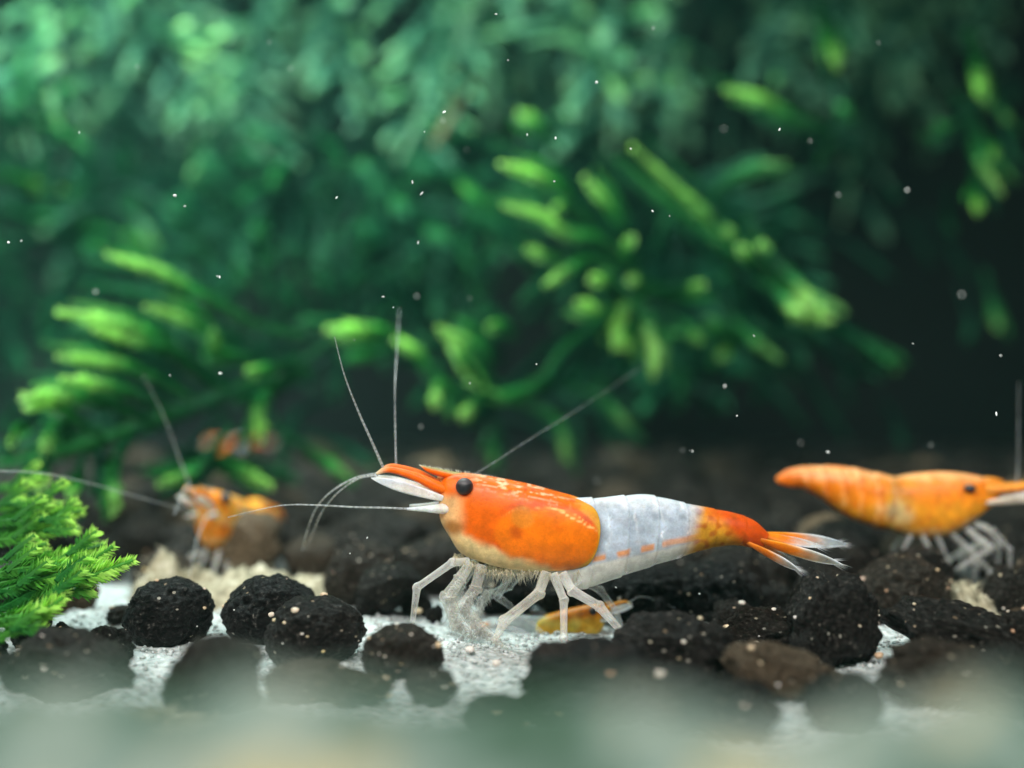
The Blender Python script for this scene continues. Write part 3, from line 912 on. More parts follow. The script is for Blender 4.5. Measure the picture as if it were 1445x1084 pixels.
detritus(196, 300, 800, 62.0, 6, 2.5, 'fluffy beige detritus clump at the head of the small orange shrimp', 3)
detritus(250, 480, 812, 61.5, 7, 1.7, 'low beige detritus bank under the small orange shrimp', 8)
detritus(1340, 1400, 850, 57, 5, 1.7, 'pale beige detritus heap between the feet of the plain orange shrimp', 12)
detritus(120, 330, 985, 37.5, 5, 0.9, 'pale tan detritus patch on sand in front of the greyish pellet', 17)

# ---------------------------------------------------------------- added strip close to the lens, standing in for thin green haze
def front_veil():
    mb = MB()
    n, m = 150, 16
    for i in range(n):
        x = -40 + 80 * i / (n - 1)
        top = 7.22 + 0.45 * nz(x, 1.7, 0, 0.35) + 0.40 * nz(x, 7.7, 0, 0.9) - 0.10 * math.sin(x * 0.22)
        for j in range(m):
            t = math.pi * j / (m - 1)
            y = 16.0 - 2.4 * math.cos(t)
            z = -1.0 + (top + 1.0) * (max(0.0, math.sin(t)) ** 0.55)
            z += 0.25 * nz(x, y, z, 0.8)
            mb.vert((x, y, z))
    for i in range(n - 1):
        for j in range(m - 1):
            k = i * m + j
            mb.f.append((k, k + 1, k + m + 1, k + m))
    o = link('veil_strip', mb.mesh('veil_strip', M_veil))
    tag(o, 'blurred grey-green strip standing in for haze along the front edge of the tank', 'sealant strip')
front_veil()

# ---------------------------------------------------------------- shrimps
ORG = (0.80, 0.135, 0.001, 1); ORG_D = (0.58, 0.060, 0.002, 1); ORG_Y = (0.88, 0.20, 0.002, 1)
TAN = (0.80, 0.50, 0.22, 1); CREAM = (0.92, 0.68, 0.32, 0.95); MILK = (0.52, 0.61, 0.72, 0.76); PALE = (0.84, 0.83, 0.76, 0.80)
YEL = (0.86, 0.44, 0.035, 1); WHITE = (0.9, 0.92, 0.93, 1); CLEAR = (0.80, 0.84, 0.84, 0.42)
AX, AY = 740.0, 905.0

def lx(px): return (px - AX) / K
def lz(py): return (AY - py) / K

def loft(mb, keys, nring, nseg, colfn, wexp=1.0, lip=True, flare=None):
    """keys: top x,y  bottom x,y (pixels), half width (pixels), rearward bulge (pixels)"""
    R = resample(keys, nring)
    rings = []
    for i, (tx, ty, bx, by, w, bu) in enumerate(R):
        g = 1.0
        if flare: g = flare(i / (nring - 1))
        mx, my = (tx + bx) / 2, (ty + by) / 2
        tx, ty, bx, by, w = mx + (tx - mx) * g, my + (ty - my) * g, mx + (bx - mx) * g, my + (by - my) * g, w * g
        ring = []
        for k in range(nseg):
            th = 2 * math.pi * k / nseg
            q = (1 - math.cos(th)) / 2
            s = math.sin(th)
            sx = abs(s) ** wexp * (1 if s >= 0 else -1)
            px = tx + (bx - tx) * q + bu * abs(s) ** 0.62
            py = ty + (by - ty) * q
            ring.append(mb.vert((lx(px), sx * w / K, lz(py)), colfn(px, py, th)))
        rings.append(ring)
    for i in range(nring - 1):
        for k in range(nseg):
            mb.f.append((rings[i][k], rings[i][(k + 1) % nseg], rings[i + 1][(k + 1) % nseg], rings[i + 1][k]))
    mb.f.append(tuple(reversed(rings[0])))
    if lip:
        last = rings[-1]
        inner = []
        for k in range(nseg):
            v = mb.v[last[k]]; c = mb.c[last[k]]
            inner.append(mb.vert((v[0] - 0.35, v[1] * 0.86, (v[2] - lz(755)) * 0.9 + lz(755)), c))
        for k in range(nseg):
            mb.f.append((last[k], last[(k + 1) % nseg], inner[(k + 1) % nseg], inner[k]))
    else:
        mb.f.append(tuple(rings[-1]))

CARA = [  # carapace of the big shrimp, from the mouth to the rear margin
    (618, 690, 620, 714, 7, 0), (623, 679, 622, 735, 15, 0), (634, 671, 634, 756, 24, 0), (655, 667.5, 652, 781, 33, 1),
    (690, 672, 690, 796, 39, 2), (722, 678, 722, 803, 43, 5), (752, 685, 752, 806, 45, 12), (780, 694, 776, 806, 45, 24),
    (800, 701, 790, 805, 44, 34), (813, 708, 797, 803.5, 42, 38)]
ABDO = [
    (770, 702, 752, 806, 24, 0), (806, 703, 800, 829, 27, 4), (835, 703, 828, 829, 32, 6), (868, 701, 862, 817, 36, 7), (902, 698, 894, 806, 37, 7),
    (932, 702, 924, 796, 35, 6), (965, 710, 958, 786, 31, 5), (1000, 717, 992, 775, 26, 4), (1035, 724, 1030, 769, 21, 3),
    (1063, 734, 1050, 771, 17, 2), (1084, 752, 1074, 776, 11, 0)]

def colour_main(px, py, part):
    n = nz(px * 0.035, py * 0.035, 2.0); n2 = nz(px * 0.09, py * 0.09, 7.0)
    if part == 'cara':
        c = ORG
        # the big clear-orange side panel of the carapace
        e = ((px - 772) / 76) ** 2 + ((py - 758 - (px - 772) * 0.12) / 45) ** 2 + 0.10 * n
        c = mixc(c, ORG_Y, smooth(1.08, 0.80, e) * 0.85)
        c = mixc(c, ORG_D, smooth(0.15, 0.6, n) * 0.55)
        rim = abs(e - 1.03)
        c = mixc(c, (0.95, 0.50, 0.12, 1), smooth(0.045, 0.0, rim) * smooth(700, 730, px) * (0.55 + 0.6 * n2))
        c = mixc(c, (0.66, 0.075, 0.002, 1), smooth(1.06, 1.16, e) * smooth(1.6, 1.2, e) * smooth(690, 730, px) * 0.6)
        # fine vein slanting to the rear margin, golden rear rim
        vy = py - (713 + (px - 779) * 0.50)
        c = mixc(c, (0.96, 0.60, 0.22, 1), smooth(1.6, 0.3, abs(vy + 2 * n2)) * smooth(772, 782, px) * smooth(842, 830, px) * 0.8)
        rr = ((px - 770) / 74.5) ** 2 + ((py - 755) / 52) ** 2
        c = mixc(c, (0.70, 0.34, 0.03, 1), smooth(0.86, 1.0, rr) * smooth(800, 826, px) * 0.75)
        # stomach: olive-yellow patch seen through the shell
        s = ((px - 737) / 18) ** 2 + ((py - 725) / 17) ** 2
        c = mixc(c, (0.62, 0.23, 0.02, 1), smooth(1.2, 0.4, s + 0.3 * n) * 0.65)
        # pale reflection streaks painted along the back
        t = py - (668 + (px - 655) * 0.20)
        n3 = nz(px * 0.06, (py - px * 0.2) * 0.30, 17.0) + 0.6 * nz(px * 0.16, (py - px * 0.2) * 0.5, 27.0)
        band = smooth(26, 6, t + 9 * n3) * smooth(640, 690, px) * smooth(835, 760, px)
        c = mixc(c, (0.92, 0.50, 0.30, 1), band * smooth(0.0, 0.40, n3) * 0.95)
        c = mixc(c, (0.50, 0.05, 0.002, 1), smooth(0.25, 0.6, nz(px * 0.13, py * 0.13, 71)) * smooth(30, 10, t) * 0.6)
        # cream gill cover in front of and below the slanting edge of the orange
        edge = 742 + (px - 656) * 0.50 if px < 720 else 774 + (px - 720) * 0.30
        edge = min(edge + 7, 801)
        lo = smooth(-7, 8, py - edge + 7 * n + 4 * n2)
        c = mixc(c, CREAM, lo * smooth(812, 770, px))
        # tan face, brown mouth parts
        f = smooth(664, 640, px + 5 * n) * smooth(690, 705, py)
        c = mixc(c, TAN, f * 0.85)
        b = smooth(16, 4, math.hypot((px - 640) * 0.8, py - 742) + 4 * n)
        c = mixc(c, (0.42, 0.15, 0.02, 1), b * 0.85)
        return c
    c = MILK
    # olive and orange tail, grey dorsal blotches
    gy = abs(py - (724 + (px - 860) * 0.02) + 3 * n)
    c = mixc(c, (0.30, 0.36, 0.42, 0.85), smooth(7, 1, gy) * smooth(-0.15, 0.35, n2) * smooth(840, 860, px) * 0.75)
    c = mixc(c, (0.56, 0.60, 0.64, 1), smooth(18, 5, py - 703 + 9 * nz(px * 0.12, (py + px * 0.5) * 0.12, 5)) * 0.7)
    st = 783 - (px - 840) * 0.21
    dash = smooth(-0.5, 0.3, math.sin((px - 835) * 0.19) + 0.4 * n2) if px < 930 else 0.8
    c = mixc(c, (0.80, 0.30, 0.06, 1), smooth(6.5, 2.5, abs(py - st + 2 * n)) * dash * 0.85)
    c = mixc(c, PALE, smooth(5, 10, py - st + 2 * n))
    for sx in (846, 884, 921, 957, 993, 1030):
        dx = px - (sx + 0.006 * (py - 700) * (790 - py)) + 7 * n2
        if -3 < dx < 3 and py < st - 8:
            c = mixc(c, (0.95, 0.96, 0.98, 1), smooth(3, 0.5, abs(dx)) * (0.15 + 0.7 * max(0, n2)))
    o = smooth(958, 992, px + 10 * n + (py - 740) * 0.25)
    tail = mixc((0.62, 0.30, 0.02, 0.97), (0.60, 0.075, 0.003, 1), smooth(985, 1035, px - (py - 735) * 0.9 + 12 * n))
    tail = mixc(tail, (0.40, 0.07, 0.004, 1), smooth(0.05, 0.5, n2) * 0.7)
    c = mixc(c, tail, o)
    return c

def colour_orange(px, py, part):
    """plain orange-yellow young shrimp"""
    n = nz(px * 0.03, py * 0.03, 12.0)
    c = mixc((0.86, 0.26, 0.015, 1), (0.88, 0.44, 0.06, 1), smooth(-0.3, 0.4, n))
    c = mixc(c, (0.90, 0.62, 0.26, 0.96), smooth(0, 0.5, nz(px * 0.02, py * 0.05, 3)) * 0.7)
    c = mixc(c, (0.70, 0.15, 0.01, 1), smooth(0.1, 0.5, nz(px * 0.05, py * 0.05, 31)) * 0.7)
    c = mixc(c, CREAM, smooth(780, 806, py) * 0.8)
    if px > 985: c = mixc(c, (0.78, 0.17, 0.01, 1), 0.7)
    return c

def colour_yellow(px, py, part):
    n = nz(px * 0.03, py * 0.03, 22.0)
    if part == 'cara':
        c = mixc((0.82, 0.44, 0.03, 1), (0.85, 0.60, 0.12, 1), smooth(-0.2, 0.4, n))
        c = mixc(c, (0.78, 0.25, 0.01, 1), smooth(722, 690, py + 10 * n))
        return mixc(c, (0.52, 0.46, 0.06, 1), smooth(22, 8, math.hypot(px - 725, py - 735) + 8 * n) * 0.6)
    c = (0.55, 0.62, 0.64, 0.55)
    return mixc(c, (0.75, 0.24, 0.02, 0.97), smooth(985, 1020, px))

def uvball(mb, c, r, col, sub=3, sq=(1, 1, 1)):
    v, f = ICO[sub]
    b = len(mb.v)
    for p in v:
        mb.vert((c[0] + p[0] * r * sq[0], c[1] + p[1] * r * sq[1], c[2] + p[2] * r * sq[2]), col(p) if callable(col) else col)
    mb.f += [tuple(k + b for k in t) for t in f]

def blade(mb, base, tip, w, wdir, cbase, ctip, thick=0.05, nl=18, nw=8, power=0.75, edge=None, start=0.35):
    base, tip, wdir = Vector(base), Vector(tip), Vector(wdir).normalized()
    ax = tip - base
    nrm = ax.normalized().cross(wdir).normalized()
    top, bot = [], []
    for i in range(nl + 1):
        u = i / nl
        prof = (start + (1 - start) * math.sin(min(1.0, u / 0.62) * math.pi / 2)) if u < 0.62 else max(0.02, math.cos((u - 0.62) / 0.38 * math.pi / 2)) ** power
        rt, rb = [], []
        for j in range(nw + 1):
            s = j / nw * 2 - 1
            p = base + ax * u + wdir * (s * w * prof) + nrm * (0.10 * w * (1 - s * s))
            h = thick * (1 - s * s) ** 0.5 * (1 - 0.7 * u) + 0.004
            c = mixc(cbase, ctip, smooth(0.45, 0.85, u + 0.10 * nz(u * 6, s * 2, w)))
            if edge: c = mixc(c, edge, smooth(0.62, 0.95, abs(s)) * smooth(0.35, 0.8, u))
            rt.append(mb.vert(p + nrm * h, c)); rb.append(mb.vert(p - nrm * h, c))
        top.append(rt); bot.append(rb)
    for i in range(nl):
        for j in range(nw):
            mb.f.append((top[i][j], top[i][j + 1], top[i + 1][j + 1], top[i + 1][j]))
            mb.f.append((bot[i][j], bot[i + 1][j], bot[i + 1][j + 1], bot[i][j + 1]))
        mb.f.append((top[i][0], top[i + 1][0], bot[i + 1][0], bot[i][0]))
        mb.f.append((top[i][nw], bot[i][nw], bot[i + 1][nw], top[i + 1][nw]))
    return base, tip, wdir

def pt(px, py, y=0.0): return (lx(px), y, lz(py))

def leg(parent, pts, radii, alpha=0.62, name='walking_leg', bristle=0, seed=0, tintc=(0.86, 0.86, 0.82)):
    """pts: (px, py, side mm); radii in pixels; joints stay angular through doubled knots"""
    mb = MB()
    Pp, Rr = [], []
    for i, p in enumerate(pts):
        q = Vector(pt(*p))
        if 0 < i < len(pts) - 1:
            a, b = Vector(pt(*pts[i - 1])), Vector(pt(*pts[i + 1]))
            Pp += [q.lerp(a, 0.16), q, q.lerp(b, 0.16)]
            Rr += [radii[i] * 0.92 / K, radii[i] * 1.18 / K, radii[i] * 0.92 / K]
        else:
            Pp.append(q); Rr.append(radii[i] / K)
    mb.tube(Pp, Rr, 10, lambda u: (tintc[0], tintc[1], tintc[2], alpha * 0.80 * (1 - 0.35 * u)), n=6 * len(Pp))
    r_ = random.Random(seed)
    for i in range(bristle):
        k = r_.uniform(0.3, 1) * (len(Pp) - 1)
        a = int(min(k, len(Pp) - 2)); p = Vector(Pp[a]).lerp(Vector(Pp[a + 1]), k - a)
        p += Vector((r_.uniform(-1, 1), r_.uniform(-1, 1), r_.uniform(-1, 1))) * 0.12
        mb.hair(p, p + Vector((r_.uniform(-0.34, 0.34), r_.uniform(-0.35, 0.2), r_.uniform(-0.55, 0.12))), 0.026, (0.88, 0.88, 0.82, 0.75), (0.9, 0.9, 0.86, 0.35))
    return link(name, mb.mesh(name, M_clear), parent)

def feeler(parent, pts, r0, r1, alpha=0.8, name='antenna', segs=70):
    mb = MB()
    n = len(pts)
    def col(u):
        b = 0.75 + 0.25 * math.sin(u * 260)
        return (0.78 * b, 0.80 * b, 0.80 * b, alpha * 0.8 * (1 - 0.45 * u))
    mb.tube([pt(*p) for p in pts], [(r0 + (r1 - r0) * i / (n - 1)) * 0.68 / K for i in range(n)], 6, col, n=segs)
    return link(name, mb.mesh(name, M_clear), parent)

def shrimp_body(root, colour, cara=CARA, abdo=ABDO, joints=True, nr=64, ns=48):
    mb = MB()
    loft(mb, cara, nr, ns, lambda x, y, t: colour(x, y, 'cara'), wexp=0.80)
    steps = [0.20, 0.335, 0.47, 0.60, 0.72, 0.85]
    def flare(u):
        g = 1.0
        for s in steps:
            d = u - s
            if -0.10 < d <= 0: g += 0.028 * (1 + d / 0.10)
            elif 0 < d < 0.02: g -= 0.012 * (1 - d / 0.02)
        return g
    loft(mb, abdo, nr + 50, max(40, ns - 16), lambda x, y, t: colour(x, y, 'abdo'), lip=False, flare=flare if joints else None)
    return link('body', mb.mesh('body', M_shell), root)

def rostrum(root, colr=ORG):
    mb = MB()
    # a keeled spike with a pale glassy edge
    top = [(668, 669), (640, 665.5), (618, 661), (602, 658), (591, 655.5)]
    bot = [(668, 681), (640, 677), (618, 672), (603, 666), (592, 657)]
    rows = resample([(a[0], a[1], b[0], b[1], w) for a, b, w in zip(top, bot, (9, 6, 4.5, 3, 0.8))], 24)
    rings = []
    for i, (tx, ty, bx, by, w) in enumerate(rows):
        ring = []
        for k in range(14):
            th = 2 * math.pi * k / 14
            q = (1 - math.cos(th)) / 2
            c = mixc((0.42, 0.40, 0.16, 0.65), colr, smooth(0.12, 0.4, q)) if i > 3 else colr
            c = mixc(c, (0.75, 0.70, 0.55, 0.7), smooth(19, 23, i))
            ring.append(mb.vert((lx(tx + (bx - tx) * q), math.sin(th) * w / K, lz(ty + (by - ty) * q)), c))
        rings.append(ring)
    for i in range(23):
        for k in range(14):
            mb.f.append((rings[i][k], rings[i][(k + 1) % 14], rings[i + 1][(k + 1) % 14], rings[i + 1][k]))
    mb.f.append(tuple(rings[-1])); mb.f.append(tuple(reversed(rings[0])))
    r_ = random.Random(2)
    for i in range(110):                                       # fine hairs and teeth along the keel
        x = r_.uniform(598, 700); y = 656.5 + (x - 592) * 0.155
        p = Vector(pt(x, y + 1, r_.uniform(-0.05, 0.05)))
        mb.hair(p, p + Vector((-0.06 + r_.uniform(-0.05, 0.05), r_.uniform(-0.05, 0.05), r_.uniform(0.06, 0.15))), 0.012, (0.8, 0.7, 0.45, 0.7), (0.9, 0.9, 0.8, 0.4))
    return link('rostrum', mb.mesh('rostrum', M_shell), root)

def eyes(root, px, py, r, side, sq=(1, 1, 1), far=None):
    for s in (-1, 1):
        mb = MB()
        ex, ey = (px, py) if s < 0 or not far else far
        uvball(mb, pt(ex, ey, s * side), r / K, lambda p: (0.014, 0.013, 0.016, 1) if p[2] < 0.35 else (0.06, 0.05, 0.055, 1), 4, sq)
        e = link('eye', mb.mesh('eye', M_eye), root)
        mb = MB()
        mb.tube([pt(ex + 8, ey + 3, s * side * 0.35), pt(ex + 1, ey + 1, s * side * 0.8)], [r * 0.75 / K, r * 0.85 / K], 12, lambda u: (0.80, 0.26, 0.05, 1))
        link('eye_stalk', mb.mesh('eye_stalk', M_shell), e)

def tail_fan(root, cb=(0.80, 0.17, 0.006, 1), ct=(0.62, 0.66, 0.66, 0.30), mid=(0.70, 0.28, 0.02, 0.95)):
    E = (0.95, 0.96, 0.97, 0.95)
    spec = [('telson', (1062, 752, 0), (1162, 772, 0), 8.0, (0, 1, 0.9)),
            ('uropod', (1058, 755, 0.25), (1205, 773, 1.0), 10.5, (0, 0.6, 1)),
            ('uropod', (1056, 758, -0.25), (1180, 792, -1.0), 10, (0, -0.7, 1)),
            ('uropod', (1052, 762, 0.3), (1134, 801, 1.7), 8.5, (0, 0.8, 1)),
            ('uropod', (1050, 763, -0.3), (1116, 797, -1.7), 8, (0, -0.8, 1))]
    for nm, a, b, w, wd in spec:
        mb = MB()
        base, tip, wdir = blade(mb, pt(*a), pt(*b), w / K, wd, cb, ct, edge=E)
        r_ = random.Random(int(b[0]))
        ax = (tip - base).normalized()
        for i in range(34):                                    # bristle fringe at the tip
            s = r_.uniform(-1, 1)
            p = base.lerp(tip, 0.90 + 0.09 * (1 - abs(s))) + wdir * (s * w / K * 0.55)
            q = p + (ax + wdir * (s * 0.5)).normalized() * r_.uniform(0.3, 0.65)
            mb.hair(p, q, 0.012, (0.95, 0.96, 0.97, 0.7), (0.95, 0.96, 0.97, 0.25))
        link(nm, mb.mesh(nm, M_clear if False else M_shell), root)

def swimmerets(root, n=5, col=(0.88, 0.87, 0.80, 0.55)):
    for i in range(n):
        for s in (-1, 1):
            x = 832 + i * 34
            yb = 808 - i * 9
            mb = MB()
            blade(mb, pt(x - 4, yb - 6, s * 0.55), pt(x - 22 + 2 * i, yb + 19 - 1.2 * i, s * 0.62), 6.5 / K, (1, 0, 0.25), col, (0.9, 0.9, 0.86, 0.30), thick=0.06, nl=10, nw=5)
            link('swimmeret', mb.mesh('swimmeret', M_clear), root)

def head_gear(root, scale_col=(0.93, 0.91, 0.90, 1), orange=ORG):
    """antennule stalks, antennal scales"""
    for s in (-1, 1):
        o = 0 if s < 0 else -3
        mb = MB()
        mb.tube([pt(634, 694, s * 0.35), pt(612, 683, s * 0.38), pt(590, 673 + o, s * 0.36), pt(566, 665 + o, s * 0.32), pt(548, 662.5 + o, s * 0.28), pt(532, 668, s * 0.26)],
                [7 / K, 7.5 / K, 6.2 / K, 5.0 / K, 4.0 / K, 2.0 / K], 12,
                lambda u: mixc(orange, (0.86, 0.60, 0.40, 0.9), smooth(0.75, 1.0, u)), n=36)
        link('antennule_stalk', mb.mesh('antennule_stalk', M_shell), root)
        mb = MB()
        blade(mb, pt(640, 706, s * 0.55), pt(526, 673, s * 0.62), 8.2 / K, (0.22, 0.25 * s, 0.95), mixc(scale_col, (0.86, 0.55, 0.42, 1), 0.35), scale_col, thick=0.07, edge=(0.96, 0.95, 0.95, 1))
        link('antennal_scale', mb.mesh('antennal_scale', M_shell), root)
        mb = MB()
        mb.tube([pt(640, 716, s * 0.5), pt(618, 716, s * 0.62), pt(600, 716, s * 0.66), pt(576, 716, s * 0.66)], [9 / K, 6.5 / K, 4.0 / K, 1.8 / K], 10,
                lambda u: mixc((0.86, 0.72, 0.60, 0.95), (0.88, 0.92, 0.92, 0.7), smooth(0.1, 0.45, u)), n=24)
        link('antenna_base', mb.mesh('antenna_base', M_shell), root)

# --- the big orange and white shrimp
def big_shrimp():
    root = empty('shrimp', W(AX, AY, D0), 'large orange and white shrimp standing on the white sand among black pellets', 'shrimp')
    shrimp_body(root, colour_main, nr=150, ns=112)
    rostrum(root)
    eyes(root, 656.5, 684, 12, 0.92, far=(622, 679))
    head_gear(root)
    tail_fan(root)
    swimmerets(root)
    # feelers: two upright, one swept back, two drooping in front, the long level one
    feeler(root, [(541, 663, 0.25), (525, 625, 0.1), (505, 578, -0.1), (487, 528, -0.3), (474, 476, -0.4)], 3.0, 0.9, 0.9)
    feeler(root, [(558, 660, 0.3), (554, 610, 1.2), (549, 545, 2.6), (540, 480, 6.5), (532, 415, 10)], 2.6, 1.3, 0.42)
    feeler(root, [(650, 682, 0.8), (685, 664, 2.0), (740, 632, 4.0), (820, 588, 7.0), (905, 540, 11.0), (1010, 480, 17)], 2.0, 0.9, 0.22)
    feeler(root, [(534, 669, 0.3), (500, 676, 0.6), (462, 697, 1.2), (432, 728, 2.4), (408, 775, 4.0), (398, 800, 5)], 3.0, 0.9, 0.75)
    feeler(root, [(534, 670, -0.2), (505, 676, 0.2), (470, 700, 1.2), (440, 733, 2.6), (420, 768, 4.0), (402, 800, 5.2)], 2.6, 0.8, 0.6)
    feeler(root, [(580, 716, -0.66), (545, 715, -0.5), (500, 715, -0.2), (450, 713, 0.0), (405, 713, 0.1), (370, 719, 0.3), (318, 732, 0.5)], 2.2, 0.8, 0.95)
    # walking legs, near side
    leg(root, [(662, 790, -0.5), (640, 790, -0.8), (591, 824, -0.9), (583, 884, -0.9)], [6, 6.0, 5.6, 3.0], 0.80, seed=1)
    leg(root, [(770, 804, -0.6), (760, 832, -0.9), (712, 868, -1.3), (699, 893, -1.4), (722, 914, -1.2)], [8, 8, 8, 4.5, 2], 0.68, seed=2, tintc=(0.88, 0.84, 0.74))
    leg(root, [(780, 806, -0.7), (794, 840, -1.1), (793, 888, -1.8), (806, 925, -2.6), (823, 968, -3.6)], [7.0, 6.2, 5.4, 3.2, 1.6], 0.72, seed=3, tintc=(0.88, 0.86, 0.80))
    leg(root, [(792, 806, -0.7), (806, 828, -1.0), (842, 847, -1.4), (880, 888, -2.0), (896, 920, -2.6), (910, 955, -3.2)], [8, 7.4, 7, 5.2, 3.2, 1.6], 0.72, seed=4, tintc=(0.88, 0.86, 0.82))
    # far side
    leg(root, [(740, 806, 0.6), (718, 832, 1.0), (676, 856, 1.3), (655, 885, 1.5)], [7, 6.5, 6, 2.5], 0.40, seed=5, tintc=(0.70, 0.76, 0.76))
    leg(root, [(724, 806, 0.6), (702, 850, 1.4), (768, 905, 1.8)], [6, 5.5, 2.2], 0.40, seed=6, tintc=(0.74, 0.78, 0.78))
    leg(root, [(800, 812, 0.6), (850, 840, 1.2), (874, 872, 1.6), (886, 905, 1.8)], [6.5, 5.5, 4.5, 2], 0.45, seed=7, tintc=(0.75, 0.78, 0.78))
    leg(root, [(700, 870, -1.2), (735, 885, -1.0), (765, 905, -0.6)], [3.5, 4.5, 2.0], 0.35, seed=8, tintc=(0.72, 0.78, 0.80))
    # brushy front claws
    leg(root, [(664, 792, -0.6), (650, 812, -1.0), (634, 836, -1.2), (648, 872, -1.3), (672, 890, -1.2)], [7, 9, 11, 11, 6], 0.50, 'claw_leg', 420, 9, (0.84, 0.84, 0.76))
    leg(root, [(680, 796, -0.4), (672, 826, -0.8), (655, 850, -1.0), (678, 880, -1.1), (704, 898, -1.0)], [8, 9, 10, 10, 5], 0.45, 'claw_leg', 420, 10, (0.84, 0.82, 0.74))
    leg(root, [(670, 796, 0.4), (648, 830, 0.8), (636, 868, 1.0), (640, 896, 1.0)], [7, 8, 9, 5], 0.40, 'claw_leg', 260, 11, (0.74, 0.78, 0.74))
    leg(root, [(690, 798, 0.4), (688, 838, 0.9), (668, 880, 1.0), (690, 902, 1.0)], [7, 8, 8, 5], 0.35, 'claw_leg', 260, 12, (0.74, 0.78, 0.74))
    # mouth brushes and gill fringe below the carapace
    mb = MB()
    r_ = random.Random(4)
    for i in range(520):
        x = r_.uniform(640, 815)
        y = 786 + 18 * smooth(640, 700, x) + r_.uniform(-4, 3)
        p = Vector(pt(x, y, r_.uniform(-0.9, 0.9)))
        mb.hair(p, p + Vector((r_.uniform(-0.25, 0.25), r_.uniform(-0.2, 0.1), r_.uniform(-0.62, -0.25))), 0.035, (0.86, 0.74, 0.50, 0.8), (0.9, 0.84, 0.66, 0.35))
    link('gill_fringe', mb.mesh('gill_fringe', M_clear), root)
    return root
big_shrimp()

# --- other shrimps share the plan with their own pigment and pose
def small_shrimp(loc, rot, scale, label, colour, feelers, legs=True, tailcol=None, abdo=ABDO):
    root = empty('shrimp', loc, label, 'shrimp', 'smaller orange shrimps')
    root.rotation_euler = rot
    root.scale = (scale,) * 3
    shrimp_body(root, colour, nr=40, abdo=abdo)
    rostrum(root, (0.84, 0.30, 0.03, 1))
    eyes(root, 656.5, 684, 12, 0.92)
    head_gear(root, orange=(0.84, 0.30, 0.03, 1))
    tail_fan(root)
    for f in feelers: feeler(root, *f)
    if legs:
        for s in (-1, 1):
            leg(root, [(664, 792, s * 0.5), (622, 800, s * 0.9), (592, 836, s * 1.0), (588, 890, s * 1.0)], [5, 5, 4, 2], 0.5, seed=1)
            leg(root, [(690, 796, s * 0.5), (660, 835, s * 1.2), (640, 870, s * 1.4), (632, 896, s * 1.5)], [6, 6, 6, 2.5], 0.48, 'claw_leg', 120, 2)
            leg(root, [(740, 804, s * 0.6), (724, 840, s * 1.3), (706, 872, s * 1.7), (700, 905, s * 1.9)], [5.5, 5, 4.5, 2], 0.45, seed=3)
            leg(root, [(772, 806, s * 0.6), (780, 842, s * 1.3), (774, 876, s * 1.8), (784, 908, s * 2.1)], [5.5, 5, 4, 2], 0.45, seed=4)
            leg(root, [(795, 806, s * 0.6), (830, 836, s * 1.2), (850, 872, s * 1.8), (866, 906, s * 2.2)], [5.5, 5, 4, 2], 0.45, seed=5)
    return root

short_feelers = [([(541, 663, 0.2), (500, 650, -0.6), (440, 665, -1.0), (380, 700, -1.4)], 3.0, 0.9, 0.75),
                 ([(541, 663, -0.2), (520, 600, 0.4), (500, 520, 1.2), (470, 440, 2.2)], 3.0, 0.9, 0.6),
                 ([(580, 716, -0.66), (520, 730, -1.2), (450, 760, -1.8), (380, 810, -2.4)], 2.4, 0.8, 0.75)]
BENT = [(a, b + 0.0022 * max(0, a - 860) ** 2 * 0.35, c, d + 0.0022 * max(0, c - 860) ** 2 * 0.35, w, u) for a, b, c, d, w, u in ABDO]

# small orange shrimp facing the lens at the left
small_shrimp(W(318, 848, 69), (0, math.radians(3), math.radians(83)), 0.90,
             'small mottled orange and yellow shrimp perched on beige fluff beside the moss', colour_orange, short_feelers)
# yellow young one lying behind the broad lump
small_shrimp(W(804, 956, 54.5), (0, math.radians(2), math.radians(176)), 0.46,
             'tiny yellow young shrimp with clear abdomen lying under the big shrimp', colour_yellow, short_feelers[:1], legs=False)
# far one in the shade under the moss
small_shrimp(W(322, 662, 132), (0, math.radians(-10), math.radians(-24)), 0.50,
             'far blurred orange and white shrimp in the shade under the moss', colour_main, [], legs=False)

